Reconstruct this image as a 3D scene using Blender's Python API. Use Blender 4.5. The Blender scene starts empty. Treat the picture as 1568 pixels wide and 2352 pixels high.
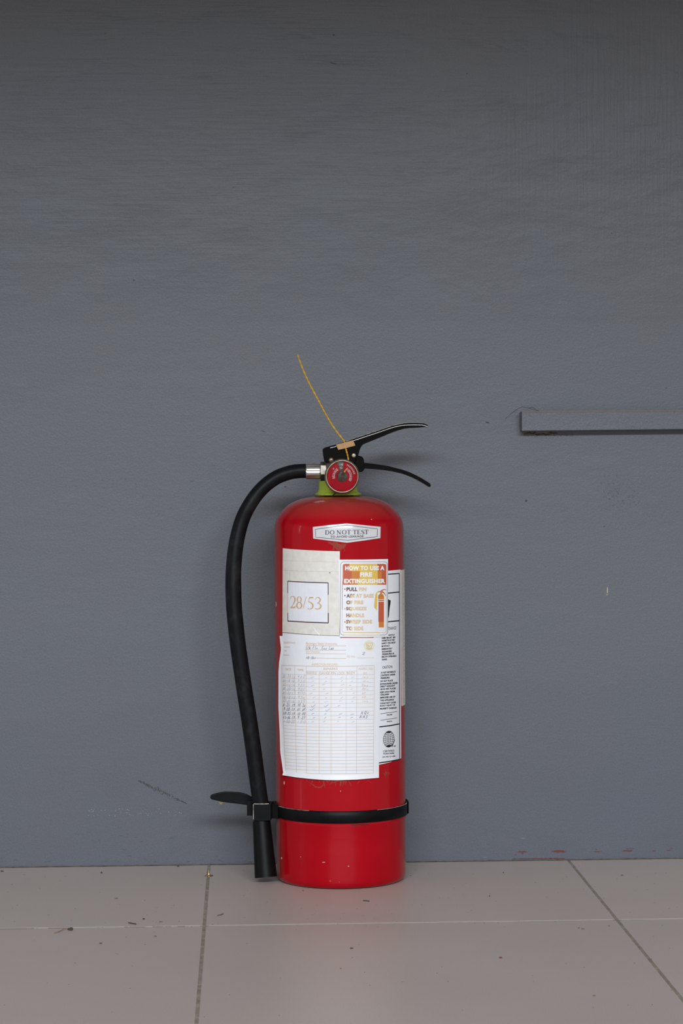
import bpy, math, random
from mathutils import Vector, Matrix
random.seed(7)
SC = bpy.context.scene
COL = SC.collection

# ------------------------------------------------------------------ camera
FPX = 5553.0                                   # focal length in pixels of the 1568 x 2352 frame
CAM = Vector((-0.1047, -2.678, 0.4471))
YAW, PITCH, ROLL = 0.04105, -0.02116, -0.00656
_cy, _sy, _cp, _sp = math.cos(YAW), math.sin(YAW), math.cos(PITCH), math.sin(PITCH)
FWD = Vector((_sy*_cp, _cy*_cp, _sp)); _r = Vector((_cy, -_sy, 0)); _u = _r.cross(FWD)
RGT = math.cos(ROLL)*_r + math.sin(ROLL)*_u
UPV = -math.sin(ROLL)*_r + math.cos(ROLL)*_u
cd = bpy.data.cameras.new('camera'); cam = bpy.data.objects.new('camera', cd); COL.objects.link(cam)
cd.sensor_fit = 'VERTICAL'; cd.sensor_height = 36.0; cd.lens = FPX/2352*36.0
cam.matrix_world = Matrix(((RGT.x, UPV.x, -FWD.x, CAM.x), (RGT.y, UPV.y, -FWD.y, CAM.y), (RGT.z, UPV.z, -FWD.z, CAM.z), (0, 0, 0, 1)))
cd.clip_start = 0.05
SC.camera = cam

# ------------------------------------------------------------------ world, lamps, exposure
w = bpy.data.worlds.new('world'); SC.world = w; w.use_nodes = True
w.node_tree.nodes['Background'].inputs[0].default_value = (1.0, 0.94, 0.87, 1)
w.node_tree.nodes['Background'].inputs[1].default_value = 0.52
def area(name, loc, target, sx, sy, power, col):
    l = bpy.data.lights.new(name, 'AREA'); l.shape = 'RECTANGLE'; l.size = sx; l.size_y = sy; l.energy = power; l.color = col
    o = bpy.data.objects.new(name, l); COL.objects.link(o); o.location = loc
    o.rotation_euler = (Vector(target)-Vector(loc)).to_track_quat('-Z', 'Y').to_euler(); return o
area('window_daylight', (0.0, -5.0, 2.22), (0, 0, 0.4), 3.8, 0.50, 235, (0.86, 0.93, 1.0))
area('far_window_daylight', (-4.3, -2.2, 2.3), (0, -0.1, 0.4), 0.35, 0.40, 16, (0.86, 0.93, 1.0))
area('far_window_daylight', (-4.6, -1.3, 2.3), (0, -0.1, 0.4), 0.30, 0.40, 16, (0.86, 0.93, 1.0))
area('door_gap_daylight', (-4.7, -1.25, 1.2), (0, -0.1, 0.4), 0.06, 1.5, 4, (0.86, 0.93, 1.0))
SC.view_settings.view_transform = 'Standard'; SC.view_settings.look = 'None'
SC.view_settings.exposure = 0.0; SC.view_settings.gamma = 1.0; SC.view_settings.use_curve_mapping = False
SC.cycles.use_denoising = True

# ------------------------------------------------------------------ projection helpers (photo pixel -> place in the room)
def ray(px, py):
    return (FWD + RGT*((px-784)/FPX) + UPV*((1176-py)/FPX))
def P(px, py, Y):
    d = ray(px, py); return CAM + d*((Y-CAM.y)/d.y)
def G(px, py, z=0.0):
    d = ray(px, py); return CAM + d*((z-CAM.z)/d.z)

# ------------------------------------------------------------------ object helpers
def prop(o, label=None, cat=None, group=None, kind=None):
    for k, v in (('label', label), ('category', cat), ('group', group), ('kind', kind)):
        if v: o[k] = v
    return o
def empty(name, loc):
    o = bpy.data.objects.new(name, None); COL.objects.link(o); o.location = loc; o.empty_display_size = 0.05; return o
class MB:
    def __init__(s): s.v = []; s.f = []; s.m = []; s.sm = []
    def add(s, vs, fs, m=0, smooth=False):
        n = len(s.v); s.v += [tuple(v) for v in vs]
        for f in fs: s.f.append(tuple(i+n for i in f)); s.m.append(m); s.sm.append(smooth)
        return s
    def build(s, name, mats, parent=None, origin=None, bevel=0, seg=2):
        me = bpy.data.meshes.new(name)
        o0 = Vector(origin) if origin is not None else (parent_loc(parent) if parent else Vector((0, 0, 0)))
        me.from_pydata([tuple(Vector(v)-o0) for v in s.v], [], s.f)
        if not isinstance(mats, (list, tuple)): mats = [mats]
        for m in mats: me.materials.append(m)
        for p, mi, sm in zip(me.polygons, s.m, s.sm): p.material_index = mi; p.use_smooth = sm
        me.update()
        o = bpy.data.objects.new(name, me); COL.objects.link(o)
        if parent:
            o.parent = parent; o.location = o0 - parent_loc(parent)
        else: o.location = o0
        if bevel:
            b = o.modifiers.new('bevel', 'BEVEL'); b.width = bevel; b.segments = seg; b.limit_method = 'ANGLE'; b.angle_limit = math.radians(35)
            b.harden_normals = False
        return o
def parent_loc(o):
    l = Vector(o.location)
    while o.parent: o = o.parent; l += Vector(o.location)
    return l
def revolve(prof, c, seg=64, axis='Z', m=0, smooth=True, a0=0.0, a1=2*math.pi, mb=None):
    mb = mb or MB(); vs = []; fs = []; full = abs(a1-a0-2*math.pi) < 1e-6; n = seg if full else seg+1
    for r, z in prof:
        for i in range(n):
            a = a0+(a1-a0)*i/seg; x, y = r*math.cos(a), r*math.sin(a)
            p = (x, y, z) if axis == 'Z' else ((x, -z, y) if axis == 'Y' else (z, x, y))
            vs.append((p[0]+c[0], p[1]+c[1], p[2]+c[2]))
    for k in range(len(prof)-1):
        for i in range(seg):
            j = (i+1) % n
            fs.append((k*n+i, k*n+j, (k+1)*n+j, (k+1)*n+i))
    return mb.add(vs, fs, m, smooth)
def catmull(pts, n=8):
    pts = [Vector(p) for p in pts]; out = []
    for i in range(len(pts)-1):
        p0 = pts[max(i-1, 0)]; p1 = pts[i]; p2 = pts[i+1]; p3 = pts[min(i+2, len(pts)-1)]
        for k in range(n):
            t = k/n
            out.append(0.5*((2*p1)+(p2-p0)*t+(2*p0-5*p1+4*p2-p3)*t*t+(3*p1-p0-3*p2+p3)*t**3))
    out.append(pts[-1]); return out
def tube(pts, rad, seg=20, m=0, mb=None, cap=True, smooth=True):
    mb = mb or MB(); pts = [Vector(p) for p in pts]; n = len(pts)
    if not isinstance(rad, (list, tuple)): rad = [rad]*n
    vs = []; fs = []; nrm = None
    for i in range(n):
        t = (pts[min(i+1, n-1)]-pts[max(i-1, 0)]).normalized()
        if nrm is None:
            nrm = t.cross(Vector((0, 1, 0)));
            if nrm.length < .1: nrm = t.cross(Vector((1, 0, 0)))
            nrm.normalize()
        else: nrm = (nrm-t*nrm.dot(t)).normalized()
        b = t.cross(nrm)
        for k in range(seg):
            a = 2*math.pi*k/seg; vs.append(pts[i]+(nrm*math.cos(a)+b*math.sin(a))*rad[i])
    for i in range(n-1):
        for k in range(seg):
            j = (k+1) % seg; fs.append((i*seg+k, i*seg+j, (i+1)*seg+j, (i+1)*seg+k))
    mb.add(vs, fs, m, smooth)
    if cap: mb.add(vs[:seg], [tuple(range(seg))[::-1]], m); mb.add(vs[-seg:], [tuple(range(seg))], m)
    return mb
def prism(poly, y0, y1, m=0, mb=None):
    """outline in photo pixels at depth y0 (front), extruded straight back to y1"""
    mb = mb or MB(); f = [P(x, y, y0) for x, y in poly]; b = [Vector((p.x, y1, p.z)) for p in f]; n = len(f)
    mb.add(f+b, [tuple(range(n)), tuple(range(n, 2*n))[::-1]]+[(i, n+i, n+(i+1) % n, (i+1) % n) for i in range(n)], m)
    return mb
def box(mb, x0, x1, y0, y1, z0, z1, m=0):
    v = [(x, y, z) for z in (z0, z1) for y in (y0, y1) for x in (x0, x1)]
    return mb.add(v, [(0, 2, 3, 1), (4, 5, 7, 6), (0, 1, 5, 4), (2, 6, 7, 3), (0, 4, 6, 2), (1, 3, 7, 5)], m)

# ------------------------------------------------------------------ materials
def mat(name, col, rough=0.5, metal=0.0, coat=0.0, spec=0.5, alpha=1.0):
    m = bpy.data.materials.new(name); m.use_nodes = True; b = m.node_tree.nodes['Principled BSDF']
    b.inputs['Base Color'].default_value = (*col, 1); b.inputs['Roughness'].default_value = rough
    b.inputs['Metallic'].default_value = metal; b.inputs['Coat Weight'].default_value = coat; b.inputs['Coat Roughness'].default_value = 0.08
    b.inputs['Specular IOR Level'].default_value = spec; b.inputs['Alpha'].default_value = alpha
    return m
class NT:
    def __init__(s, m): s.t = m.node_tree; s.b = s.t.nodes['Principled BSDF']; s.g = None
    def n(s, typ, **kw):
        nd = s.t.nodes.new(typ)
        for k, v in kw.items():
            if k.startswith('i_'): nd.inputs[int(k[2:]) if k[2:].isdigit() else k[2:]].default_value = v
            else: setattr(nd, k, v)
        return nd
    def l(s, a, b): s.t.links.new(a, b)
    def pos(s):
        if not s.g: s.g = s.n('ShaderNodeNewGeometry')
        return s.g.outputs['Position']
    def mapped(s, sc, rot=(0, 0, 0), loc=(0, 0, 0)):
        mp = s.n('ShaderNodeMapping'); mp.inputs['Scale'].default_value = sc; mp.inputs['Rotation'].default_value = rot; mp.inputs['Location'].default_value = loc
        s.l(s.pos(), mp.inputs[0]); return mp.outputs[0]
    def noise(s, sc, scale=1.0, detail=4, rough=0.5, loc=(0, 0, 0), dist=0):
        nd = s.n('ShaderNodeTexNoise'); nd.inputs['Scale'].default_value = scale; nd.inputs['Detail'].default_value = detail; nd.inputs['Roughness'].default_value = rough
        nd.inputs['Distortion'].default_value = dist
        s.l(s.mapped(sc, loc=loc), nd.inputs['Vector']); return nd.outputs['Fac']
    def ramp(s, fac, stops, interp='LINEAR'):
        r = s.n('ShaderNodeValToRGB'); r.color_ramp.interpolation = interp; e = r.color_ramp.elements
        while len(e) < len(stops): e.new(0.5)
        for el, (p, c) in zip(e, stops): el.position = p; el.color = (*c, 1) if len(c) == 3 else c
        s.l(fac, r.inputs[0]); return r.outputs[0]
    def mix(s, fac, a, b, mode='MIX'):
        m = s.n('ShaderNodeMix', data_type='RGBA', blend_type=mode)
        for i, x in ((0, fac), (6, a), (7, b)):
            if hasattr(x, 'node'): s.l(x, m.inputs[i])
            else: m.inputs[i].default_value = x if not isinstance(x, tuple) else (*x[:3], 1)
        return m.outputs[2]
    def math(s, op, a, b=0.0):
        m = s.n('ShaderNodeMath', operation=op)
        for i, x in ((0, a), (1, b)):
            if hasattr(x, 'node'): s.l(x, m.inputs[i])
            else: m.inputs[i].default_value = x
        return m.outputs[0]
    def bump(s, h, strength, dist, prev=None):
        b = s.n('ShaderNodeBump'); b.inputs['Strength'].default_value = strength; b.inputs['Distance'].default_value = dist; s.l(h, b.inputs['Height'])
        if prev: s.l(prev, b.inputs['Normal'])
        return b.outputs[0]
G1 = lambda v: (v, v, v)

# wall paint: blue grey, semi gloss, brush marks
M_WALL = mat('wall_paint', (0.118, 0.128, 0.152), 0.42); t = NT(M_WALL)
c = t.ramp(t.noise((1, 1, 1), 5.0, 5, 0.6), [(0.3, (0.101, 0.106, 0.123)), (0.7, (0.097, 0.108, 0.133))])
st = t.ramp(t.noise((1, 1, 1), 14.0, 3, 0.5, (3, 0, 2)), [(0.62, G1(0)), (0.80, G1(1))])
c = t.mix(t.math('MULTIPLY', st, 0.35), c, (0.088, 0.088, 0.088))
sp = t.ramp(t.noise((1, 1, 1), 120, 3, 0.6), [(0.70, G1(0)), (0.76, G1(1))])
c = t.mix(t.math('MULTIPLY', sp, 0.25), c, (0.07, 0.07, 0.075))
gr = t.ramp(t.noise((1, 1, 1), 900, 2, 0.8), [(0.30, G1(0.78)), (0.70, G1(1.22))])
c = t.mix(1.0, c, gr, 'MULTIPLY')
t.l(c, t.b.inputs['Base Color'])
sep = t.n('ShaderNodeSeparateXYZ'); t.l(t.pos(), sep.inputs[0])
hi = t.ramp(sep.outputs[2], [(0.60, G1(0)), (0.86, G1(1))])              # brushwork shows on the upper wall
hor = t.noise((14, 1, 330), 1, 4, 0.6, dist=0.4); ver = t.noise((300, 1, 9), 1, 4, 0.6, dist=0.3)
side = t.ramp(t.math('ADD', t.noise((1, 1, 1), 3.5, 2), t.math('MULTIPLY', sep.outputs[0], 0.8)), [(0.55, G1(0)), (0.72, G1(1))])
br = t.mix(side, hor, ver)
nb = t.bump(t.math('MULTIPLY', t.math('MULTIPLY', br, hi), 1.0), 0.45, 0.0012)
nb = t.bump(t.noise((1, 1, 1), 420, 3, 0.6), 0.22, 0.0008, nb)
nb = t.bump(t.noise((1, 1, 1.3), 150, 3, 0.6, (0.2, 0, 0.6)), 0.07, 0.0012, nb)
nb = t.bump(t.math('MULTIPLY', t.noise((1, 1, 2.2), 26, 3, 0.55), t.math('ADD', hi, 0.15)), 0.30, 0.004, nb)
nb = t.bump(t.math('MULTIPLY', t.noise((1, 1, 2.0), 5.5, 2, 0.5, (0.3, 0, 0.1)), t.math('ADD', hi, 0.1)), 0.30, 0.02, nb)
t.l(nb, t.b.inputs['Normal'])

M_TILE = mat('porcelain_tile', (0.30, 0.275, 0.255), 0.42); t = NT(M_TILE)
c = t.ramp(t.noise((1, 1, 1), 4, 4, 0.55), [(0.3, (0.475, 0.402, 0.366)), (0.7, (0.51, 0.432, 0.395))])
sp = t.ramp(t.noise((1, 1, 1), 210, 3, 0.7), [(0.69, G1(0)), (0.74, G1(1))])
c = t.mix(t.math('MULTIPLY', sp, 0.35), c, (0.13, 0.11, 0.09))
gr = t.ramp(t.noise((1, 1, 1), 900, 2, 0.7), [(0.30, G1(0.89)), (0.70, G1(1.11))])
c = t.mix(1.0, c, gr, 'MULTIPLY')
info = t.n('ShaderNodeObjectInfo'); rnd = t.ramp(info.outputs['Random'], [(0, G1(0.97)), (1, G1(1.03))])
c = t.mix(1.0, c, rnd, 'MULTIPLY')
t.l(c, t.b.inputs['Base Color'])
t.l(t.bump(t.noise((1, 1, 1), 600, 2, 0.6), 0.10, 0.0005), t.b.inputs['Normal'])

XL, YG, TS, GW = -0.1441, -0.3536, 0.40, 0.0033
M_GROUT = mat('grout', (0.4, 0.38, 0.33), 0.9); t = NT(M_GROUT)
sep = t.n('ShaderNodeSeparateXYZ'); t.l(t.pos(), sep.inputs[0])
mx = t.math('SUBTRACT', t.math('FLOORED_MODULO', t.math('SUBTRACT', sep.outputs[0], XL-TS/2), TS), TS/2)
isv = t.math('LESS_THAN', t.math('ABSOLUTE', mx), 0.0042)
dirty = t.ramp(t.noise((140, 60, 1), 1, 4, 0.75), [(0.33, (0.19, 0.162, 0.13)), (0.52, (0.27, 0.235, 0.19)), (0.68, (0.42, 0.345, 0.28))])
pale = t.ramp(t.noise((30, 30, 1), 1, 4, 0.6), [(0.3, (0.38, 0.355, 0.31)), (0.7, (0.50, 0.475, 0.42))])
dash = t.ramp(t.noise((75, 1, 1), 1, 3, 0.6), [(0.47, (0.27, 0.24, 0.20)), (0.51, (0.52, 0.50, 0.46))])
left = t.math('LESS_THAN', sep.outputs[0], XL)
c = t.mix(left, pale, dash)
wallj = t.math('GREATER_THAN', sep.outputs[1], -0.006)
c = t.mix(wallj, c, t.ramp(t.noise((16, 1, 1), 1, 4, 0.6), [(0.42, (0.12, 0.10, 0.075)), (0.56, (0.26, 0.22, 0.16)), (0.66, (0.46, 0.41, 0.33))]))
c = t.mix(isv, c, dirty)
t.l(c, t.b.inputs['Base Color']); t.l(t.bump(t.noise((1, 1, 1), 300, 3, 0.6), 0.5, 0.001), t.b.inputs['Normal'])

M_SLAB = mat('shade_slab_paint', (0.55, 0.53, 0.50), 0.8)

M_RED = mat('red_enamel', (0.50, 0.002, 0.010), 0.20, coat=0.24, spec=0.1); M_RED.node_tree.nodes['Principled BSDF'].inputs['Coat Roughness'].default_value = 0.05; t = NT(M_RED)
sepn = t.n('ShaderNodeSeparateXYZ'); t.pos(); t.l(t.g.outputs['Normal'], sepn.inputs[0])
dust = t.ramp(sepn.outputs[2], [(0.40, G1(0)), (0.95, G1(0.34))])
back = t.ramp(t.math('MULTIPLY_ADD', sepn.outputs[1], 1.0), [(0.0, G1(0)), (1.0, G1(0))])
c = t.ramp(t.noise((1, 1, 0.6), 20, 4, 0.6), [(0.3, (0.36, 0.0004, 0.006)), (0.7, (0.40, 0.0006, 0.008))])
sideshade = t.ramp(t.math('ABSOLUTE', sepn.outputs[0]), [(0.86, G1(0)), (1.0, G1(0.42))])     # darker flanks: reflections and hose shade painted into the colour
dustshadec = t.mix(t.noise((1, 1, 1), 260, 3, 0.6), (0.15, 0.085, 0.06), (0.24, 0.15, 0.11))
c = t.mix(t.math('MAXIMUM', dust, sideshade), c, dustshadec)
scr = t.ramp(t.noise((1, 1, 2.5), 75, 4, 0.75, (1, 2, 3)), [(0.735, G1(0)), (0.76, G1(0.6))])
c = t.mix(scr, c, (0.42, 0.14, 0.09))
t.l(c, t.b.inputs['Base Color'])
t.l(t.ramp(t.noise((1, 1, 1), 30, 4, 0.6), [(0.3, G1(0.14)), (0.7, G1(0.24))]), t.b.inputs['Roughness'])
t.l(t.bump(t.noise((1, 1, 1), 45, 2, 0.5), 0.05, 0.001), t.b.inputs['Normal'])

def noisy(name, c1, c2, scale, rough, metal=0.0, bump=0.1, bd=0.0005, coat=0.0, lo=0.35, hi=0.65, spec=0.5):
    m = mat(name, c1, rough, metal, coat, spec); t = NT(m)
    t.l(t.ramp(t.noise((1, 1, 1), scale, 4, 0.65), [(lo, c1), (hi, c2)]), t.b.inputs['Base Color'])
    if bump: t.l(t.bump(t.noise((1, 1, 1), scale*2, 3, 0.6), bump, bd), t.b.inputs['Normal'])
    return m
M_RUBBER = noisy('black_rubber', (0.006, 0.0065, 0.008), (0.022, 0.022, 0.020), 60, 0.42, bump=0.25, lo=0.50, hi=0.80, spec=0.12)
M_BLACK = noisy('black_enamel', (0.0015, 0.0015, 0.002), (0.002, 0.002, 0.002), 70, 0.12, coat=0.15, bump=0, spec=0.1)
M_GLOSS = mat('black_gloss', (0.003, 0.003, 0.003), 0.12, coat=0.5, spec=0.3)
M_PLASTIC = noisy('black_plastic', (0.0025, 0.003, 0.0035), (0.005, 0.0055, 0.006), 90, 0.42, bump=0.1, spec=0.12)
M_STEEL = noisy('zinc_steel', (0.62, 0.60, 0.57), (0.46, 0.43, 0.39), 90, 0.30, 0.9, bump=0.1)
M_DULL = noisy('tarnished_brass', (0.20, 0.15, 0.11), (0.38, 0.30, 0.24), 140, 0.36, 0.8, bump=0.1)
M_NUT = noisy('dull_steel', (0.09, 0.082, 0.065), (0.20, 0.18, 0.15), 140, 0.38, 0.8, bump=0.1)
M_BRASS = noisy('brass', (0.75, 0.55, 0.18), (0.55, 0.38, 0.12), 300, 0.25, 1.0, bump=0)
M_GREEN = noisy('lime_plastic', (0.36, 0.47, 0.030), (0.27, 0.34, 0.035), 90, 0.45, bump=0.05)
M_YELLOW = noisy('yellow_strand', (0.64, 0.37, 0.008), (0.52, 0.27, 0.010), 300, 0.45, bump=0)
M_TAG = noisy('amber_plastic', (0.52, 0.27, 0.06), (0.34, 0.21, 0.10), 260, 0.4, bump=0.05)
M_WORN = noisy('bare_edge', (0.45, 0.40, 0.32), (0.12, 0.11, 0.09), 200, 0.5, 0.3, bump=0)
M_PAPER = noisy('label_paper', (0.79, 0.80, 0.84), (0.82, 0.83, 0.86), 120, 0.42, bump=0.02)
M_LINEN = noisy('aged_paper', (0.69, 0.655, 0.60), (0.77, 0.735, 0.68), 160, 0.45, bump=0.05)
M_BOXP = noisy('box_paper', (0.75, 0.76, 0.81), (0.78, 0.79, 0.83), 140, 0.42, bump=0.02)
M_STICK = noisy('glossy_sticker', (0.62, 0.61, 0.63), (0.66, 0.66, 0.68), 140, 0.22, bump=0.02, coat=0.3)
INK = {
 'black': mat('ink_black', (0.012, 0.012, 0.016), 0.5), 'grey': mat('ink_grey', (0.07, 0.07, 0.085), 0.5),
 'tan': mat('ink_tan', (0.60, 0.38, 0.21), 0.5), 'brown': mat('ink_brown', (0.11, 0.055, 0.05), 0.5),
 'pale': mat('ink_pale', (0.66, 0.47, 0.34), 0.5), 'rose': mat('ink_rose', (0.66, 0.50, 0.42), 0.5),
 'orange': mat('ink_orange', (0.58, 0.20, 0.035), 0.5), 'red': mat('ink_red', (0.52, 0.10, 0.045), 0.5),
 'yellow': mat('ink_yellow', (0.72, 0.50, 0.10), 0.5), 'cream': mat('ink_cream', (0.76, 0.66, 0.42), 0.5),
 'white': mat('ink_white', (0.86, 0.84, 0.82), 0.5), 'pen': mat('ink_pen', (0.12, 0.12, 0.15), 0.5), 'fadedpen': mat('ink_fadedpen', (0.40, 0.36, 0.36), 0.5),
 'fold': mat('fold_line', (0.42, 0.41, 0.37), 0.6), 'gold': mat('ink_gold', (0.66, 0.49, 0.18), 0.5), 'goldpale': mat('ink_goldpale', (0.72, 0.69, 0.42), 0.5)}
INKN = list(INK); INKM = [INK[k] for k in INKN]
def ink_fade():                                     # the print on the instruction label has faded from its left side to its right
    m = mat('ink_fading', (0.5, 0.3, 0.1), 0.5); t = NT(m); sep = t.n('ShaderNodeSeparateXYZ'); t.l(t.pos(), sep.inputs[0])
    xa = P(790, 1380, -0.17).x; xb = P(862, 1380, -0.17).x
    f = t.math('DIVIDE', t.math('SUBTRACT', sep.outputs[0], xa), xb-xa)
    f2 = t.math('DIVIDE', t.math('SUBTRACT', sep.outputs[2], P(790, 1452, -0.17).z), P(790, 1345, -0.17).z-P(790, 1452, -0.17).z)
    dark = t.mix(f2, (0.40, 0.17, 0.07), (0.07, 0.035, 0.03))
    pale = t.ramp(f, [(0.25, (0.74, 0.58, 0.28)), (0.6, (0.72, 0.52, 0.34)), (1.0, (0.70, 0.52, 0.30))])
    top = t.math('GREATER_THAN', f2, 0.80)
    lim = t.math('ADD', t.math('MULTIPLY', top, 0.22), 0.17)
    s = t.math('SUBTRACT', f, lim); s = t.math('MULTIPLY', s, 14.0)
    cl = t.n('ShaderNodeClamp'); t.l(s, cl.inputs[0])
    t.l(t.mix(cl.outputs[0], dark, pale), t.b.inputs['Base Color']); return m
INK['fade'] = ink_fade(); INKN.append('fade'); INKM.append(INK['fade'])

# ------------------------------------------------------------------ the setting
mb = MB(); box(mb, -3.2, 3.2, 0.0, 0.12, -0.05, 2.7)
wall = mb.build('wall_back', M_WALL); prop(wall, 'smooth blue-grey painted wall behind the extinguisher', None, None, 'structure')
mb = MB(); box(mb, -3.2, 3.2, -5.8, 0.0, -0.06, -0.0003)
floor = mb.build('floor', M_GROUT); prop(floor, 'floor of large beige-grey square tiles', None, None, 'structure')
def tile_mesh(x0, x1, y0, y1):
    mb = MB(); c = 0.0004; z = 0.0
    lo = [(x0, y0), (x1, y0), (x1, y1), (x0, y1)]; hi = [(x0+c, y0+c), (x1-c, y0+c), (x1-c, y1-c), (x0+c, y1-c)]
    v = [(x, y, -0.008) for x, y in lo]+[(x, y, z-0.0002) for x, y in lo]+[(x, y, z) for x, y in hi]
    f = [(8, 9, 10, 11)]+[(i, (i+1) % 4, 4+(i+1) % 4, 4+i) for i in range(4)]+[(4+i, 4+(i+1) % 4, 8+(i+1) % 4, 8+i) for i in range(4)]
    return mb.add(v, f)
h = TS/2-GW/2; GY_ = 0.0052; hb = (-YG-0.0035-GY_/2)/2
h2 = 0.225-GY_/2; full = tile_mesh(-h, h, -h2, h2).build('tile', M_TILE).data; cut = tile_mesh(-h, h, -hb, hb).build('tile', M_TILE).data
for o in list(COL.objects):
    if o.name.startswith('tile'): bpy.data.objects.remove(o)
for j in range(8):
    for i in range(-5, 6):
        o = bpy.data.objects.new('tile', cut if j == 0 else full); COL.objects.link(o); o.parent = floor
        cx = XL+TS/2+i*TS
        o.location = (cx, (-0.0035-hb) if j == 0 else YG-0.45*(j-0.5), 0)

# unseen slab added over the wall to shade its upper part
mb = MB(); box(mb, -3.2, 3.2, -2.9, 0.0, 1.555, 1.675)
o = mb.build('shade_slab', M_SLAB); prop(o, 'unseen slab added above the wall to shade it', None, None, 'structure')

# cover strip on the wall, painted over
tY = -0.017
f0 = [P(1197.7, 944.5, tY), P(1568, 942.5, tY), P(1568, 986, tY), P(1197.7, 990, tY)]
ext = Vector((0.6, 0, 0)); dz = (f0[1].z-f0[0].z)/(f0[1].x-f0[0].x); dz2 = (f0[2].z-f0[3].z)/(f0[2].x-f0[3].x)
TL, BL = f0[0], f0[3]; L = 0.9
TR = Vector((TL.x+L, tY, TL.z+dz*L)); BR = Vector((BL.x+L, tY, BL.z+dz2*L))
mb = MB(); fr = [TL, TR, BR, BL]; bk = [Vector((p.x, 0.0, p.z)) for p in fr]
mb.add(fr+bk, [(3, 2, 1, 0), (4, 5, 6, 7)]+[(i, (i+1) % 4, 4+(i+1) % 4, 4+i) for i in range(4)])
trim = mb.build('trim_1', M_WALL, bevel=0.0006); prop(trim, 'flat strip moulding on the wall painted the same blue grey, cut off at its left end', None, None, 'structure')
M_DIRT = noisy('dried_dirt', (0.045, 0.032, 0.018), (0.10, 0.08, 0.05), 150, 0.9, bump=0.5)
M_DARK = mat('dark_gap', (0.02, 0.018, 0.015), 0.9)

# ---- flat marks on the wall: chips and scuffs as thin flakes
def flake(mb, px, py, wpx, hpx, Y=-0.0004, m=0, n=14, ang=0.0, jag=0.35):
    pts = []
    for k in range(n):
        a = 2*math.pi*k/n; s = 1-jag*random.random()
        x = math.cos(a)*wpx/2*s; y = math.sin(a)*hpx/2*s
        pts.append(P(px+x*math.cos(ang)-y*math.sin(ang), py+x*math.sin(ang)+y*math.cos(ang), Y))
    b = [Vector((p.x, 0.0, p.z)) for p in pts]
    mb.add(pts+b, [tuple(range(n))]+[(i, n+i, n+(i+1) % n, (i+1) % n) for i in range(n)], m)
M_CHIP = noisy('old_red_paint', (0.115, 0.018, 0.018), (0.16, 0.04, 0.035), 200, 0.6)
for a in ((1199, 1956.5, 24, 4), (1284, 1955.5, 38, 6.5), (1373, 1956, 22, 2.6), (1442, 1954.5, 32, 3.2), (1446, 1949.5, 20, 1.4), (1502, 1954.5, 12, 2), (1535, 1953, 12, 1.6), (1369, 1951, 4, 2), (1200, 1961, 6, 2), (1184, 1963, 4, 1.6), (1541, 1947.5, 9, 1.2)):
    mb = MB(); flake(mb, *a, n=22, ang=-0.013, jag=0.5); mb.build('paint_chip', M_CHIP, wall)
mb = MB()
for k in range(22): flake(mb, 1178+k*5.4+random.random()*2, 1972.6-k*0.07+random.random()*0.8, 11, 2.2, jag=0.6, ang=-0.013)
prop(mb.build('paint_chip', M_CHIP, wall), None, None, None, 'stuff')
M_SCUFF = mat('dark_scuff', (0.052, 0.050, 0.050), 0.7); M_WHITE = mat('white_fleck', (0.30, 0.33, 0.37), 0.6); M_PALE = mat('pale_speck', (0.17, 0.19, 0.22), 0.6)
mb = MB()
for k in range(190):
    f = random.random(); x = 318+f*110; y = 1793+f*53+random.gauss(0, 0.6+2.2*math.sin(math.pi*min(1, f*1.05)))
    flake(mb, x, y, 3.2*random.random()+1.0, 1.2, n=6, ang=0.45+random.random()*0.8, m=0)
prop(mb.build('scuff_mark', M_SCUFF, wall), 'dark diagonal scuff made of short strokes', None, None, 'stuff')
mb = MB()
for k in range(40):
    x = 200+random.random()*218; y = 1858+random.random()*16; flake(mb, x, y, random.choice((1.2, 2, 3.5)), 1.0, n=6)
for a in ((205, 1863), (214, 1862.6), (274, 1858), (292.5, 1859), (290.5, 1866.5), (241, 1861), (265, 1863), (365, 1858), (387, 1864.5), (412, 1867), (416, 1868), (340, 1872.5), (251, 1873), (264, 1874)):
    flake(mb, a[0], a[1], 3.2, 1.7, n=7)
prop(mb.build('scuff_mark', M_WHITE, wall), 'row of tiny white flecks', None, None, 'stuff')
mb = MB()
for k in range(150):                                 # grey smear right of the extinguisher
    x = 1425+random.gauss(0, 28); y = 1140+(x-1425)*0.22+random.gauss(0, 20); flake(mb, x, y, 1+6*random.random()**2, 0.9, n=6, ang=0.5+random.gauss(0, .3))
M_SMEAR = mat('faint_smear', (0.088, 0.092, 0.105), 0.6)
prop(mb.build('scuff_mark', M_SMEAR, wall), 'faint grey smear of short strokes', None, None, 'stuff')
mb = MB()
for k in range(40):
    flake(mb, random.uniform(0, 620), 1980-random.random()**2*70, 2+10*random.random()**2, 1.0, n=6, ang=-0.02)
for k in range(60):
    x = random.uniform(180, 520); y = random.gauss(1120+(x-180)*0.02, 40); flake(mb, x, y, 1+5*random.random()**2, 1.2, n=6, ang=-0.3)
prop(mb.build('scuff_mark', M_SMEAR, wall), 'scattered faint grey smudges', None, None, 'stuff')
mb = MB()
for a in ((766, 80, 6, 3.5), (307, 643.5, 3.5, 4), (1530, 891, 3.4, 3), (536, 429.5, 3, 2.4), (1072, 169, 3, 2.2), (1119, 970, 11, 3), (810, 971, 3, 2), (981, 895, 2.5, 2), (1208, 1150, 6, 6), (1387.5, 1209, 4, 3), (604, 990, 12, 1.8), (766, 145.5, 19, 2.2), (655, 1118, 6, 3), (242, 77, 3, 5), (1404, 536, 3, 2)):
    mb2 = MB(); flake(mb, *a, n=9, ang=0.25)
prop(mb.build('speck', M_SCUFF, wall), 'dark specks dotted over the paint', None, None, 'stuff')
mb = MB()
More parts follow.
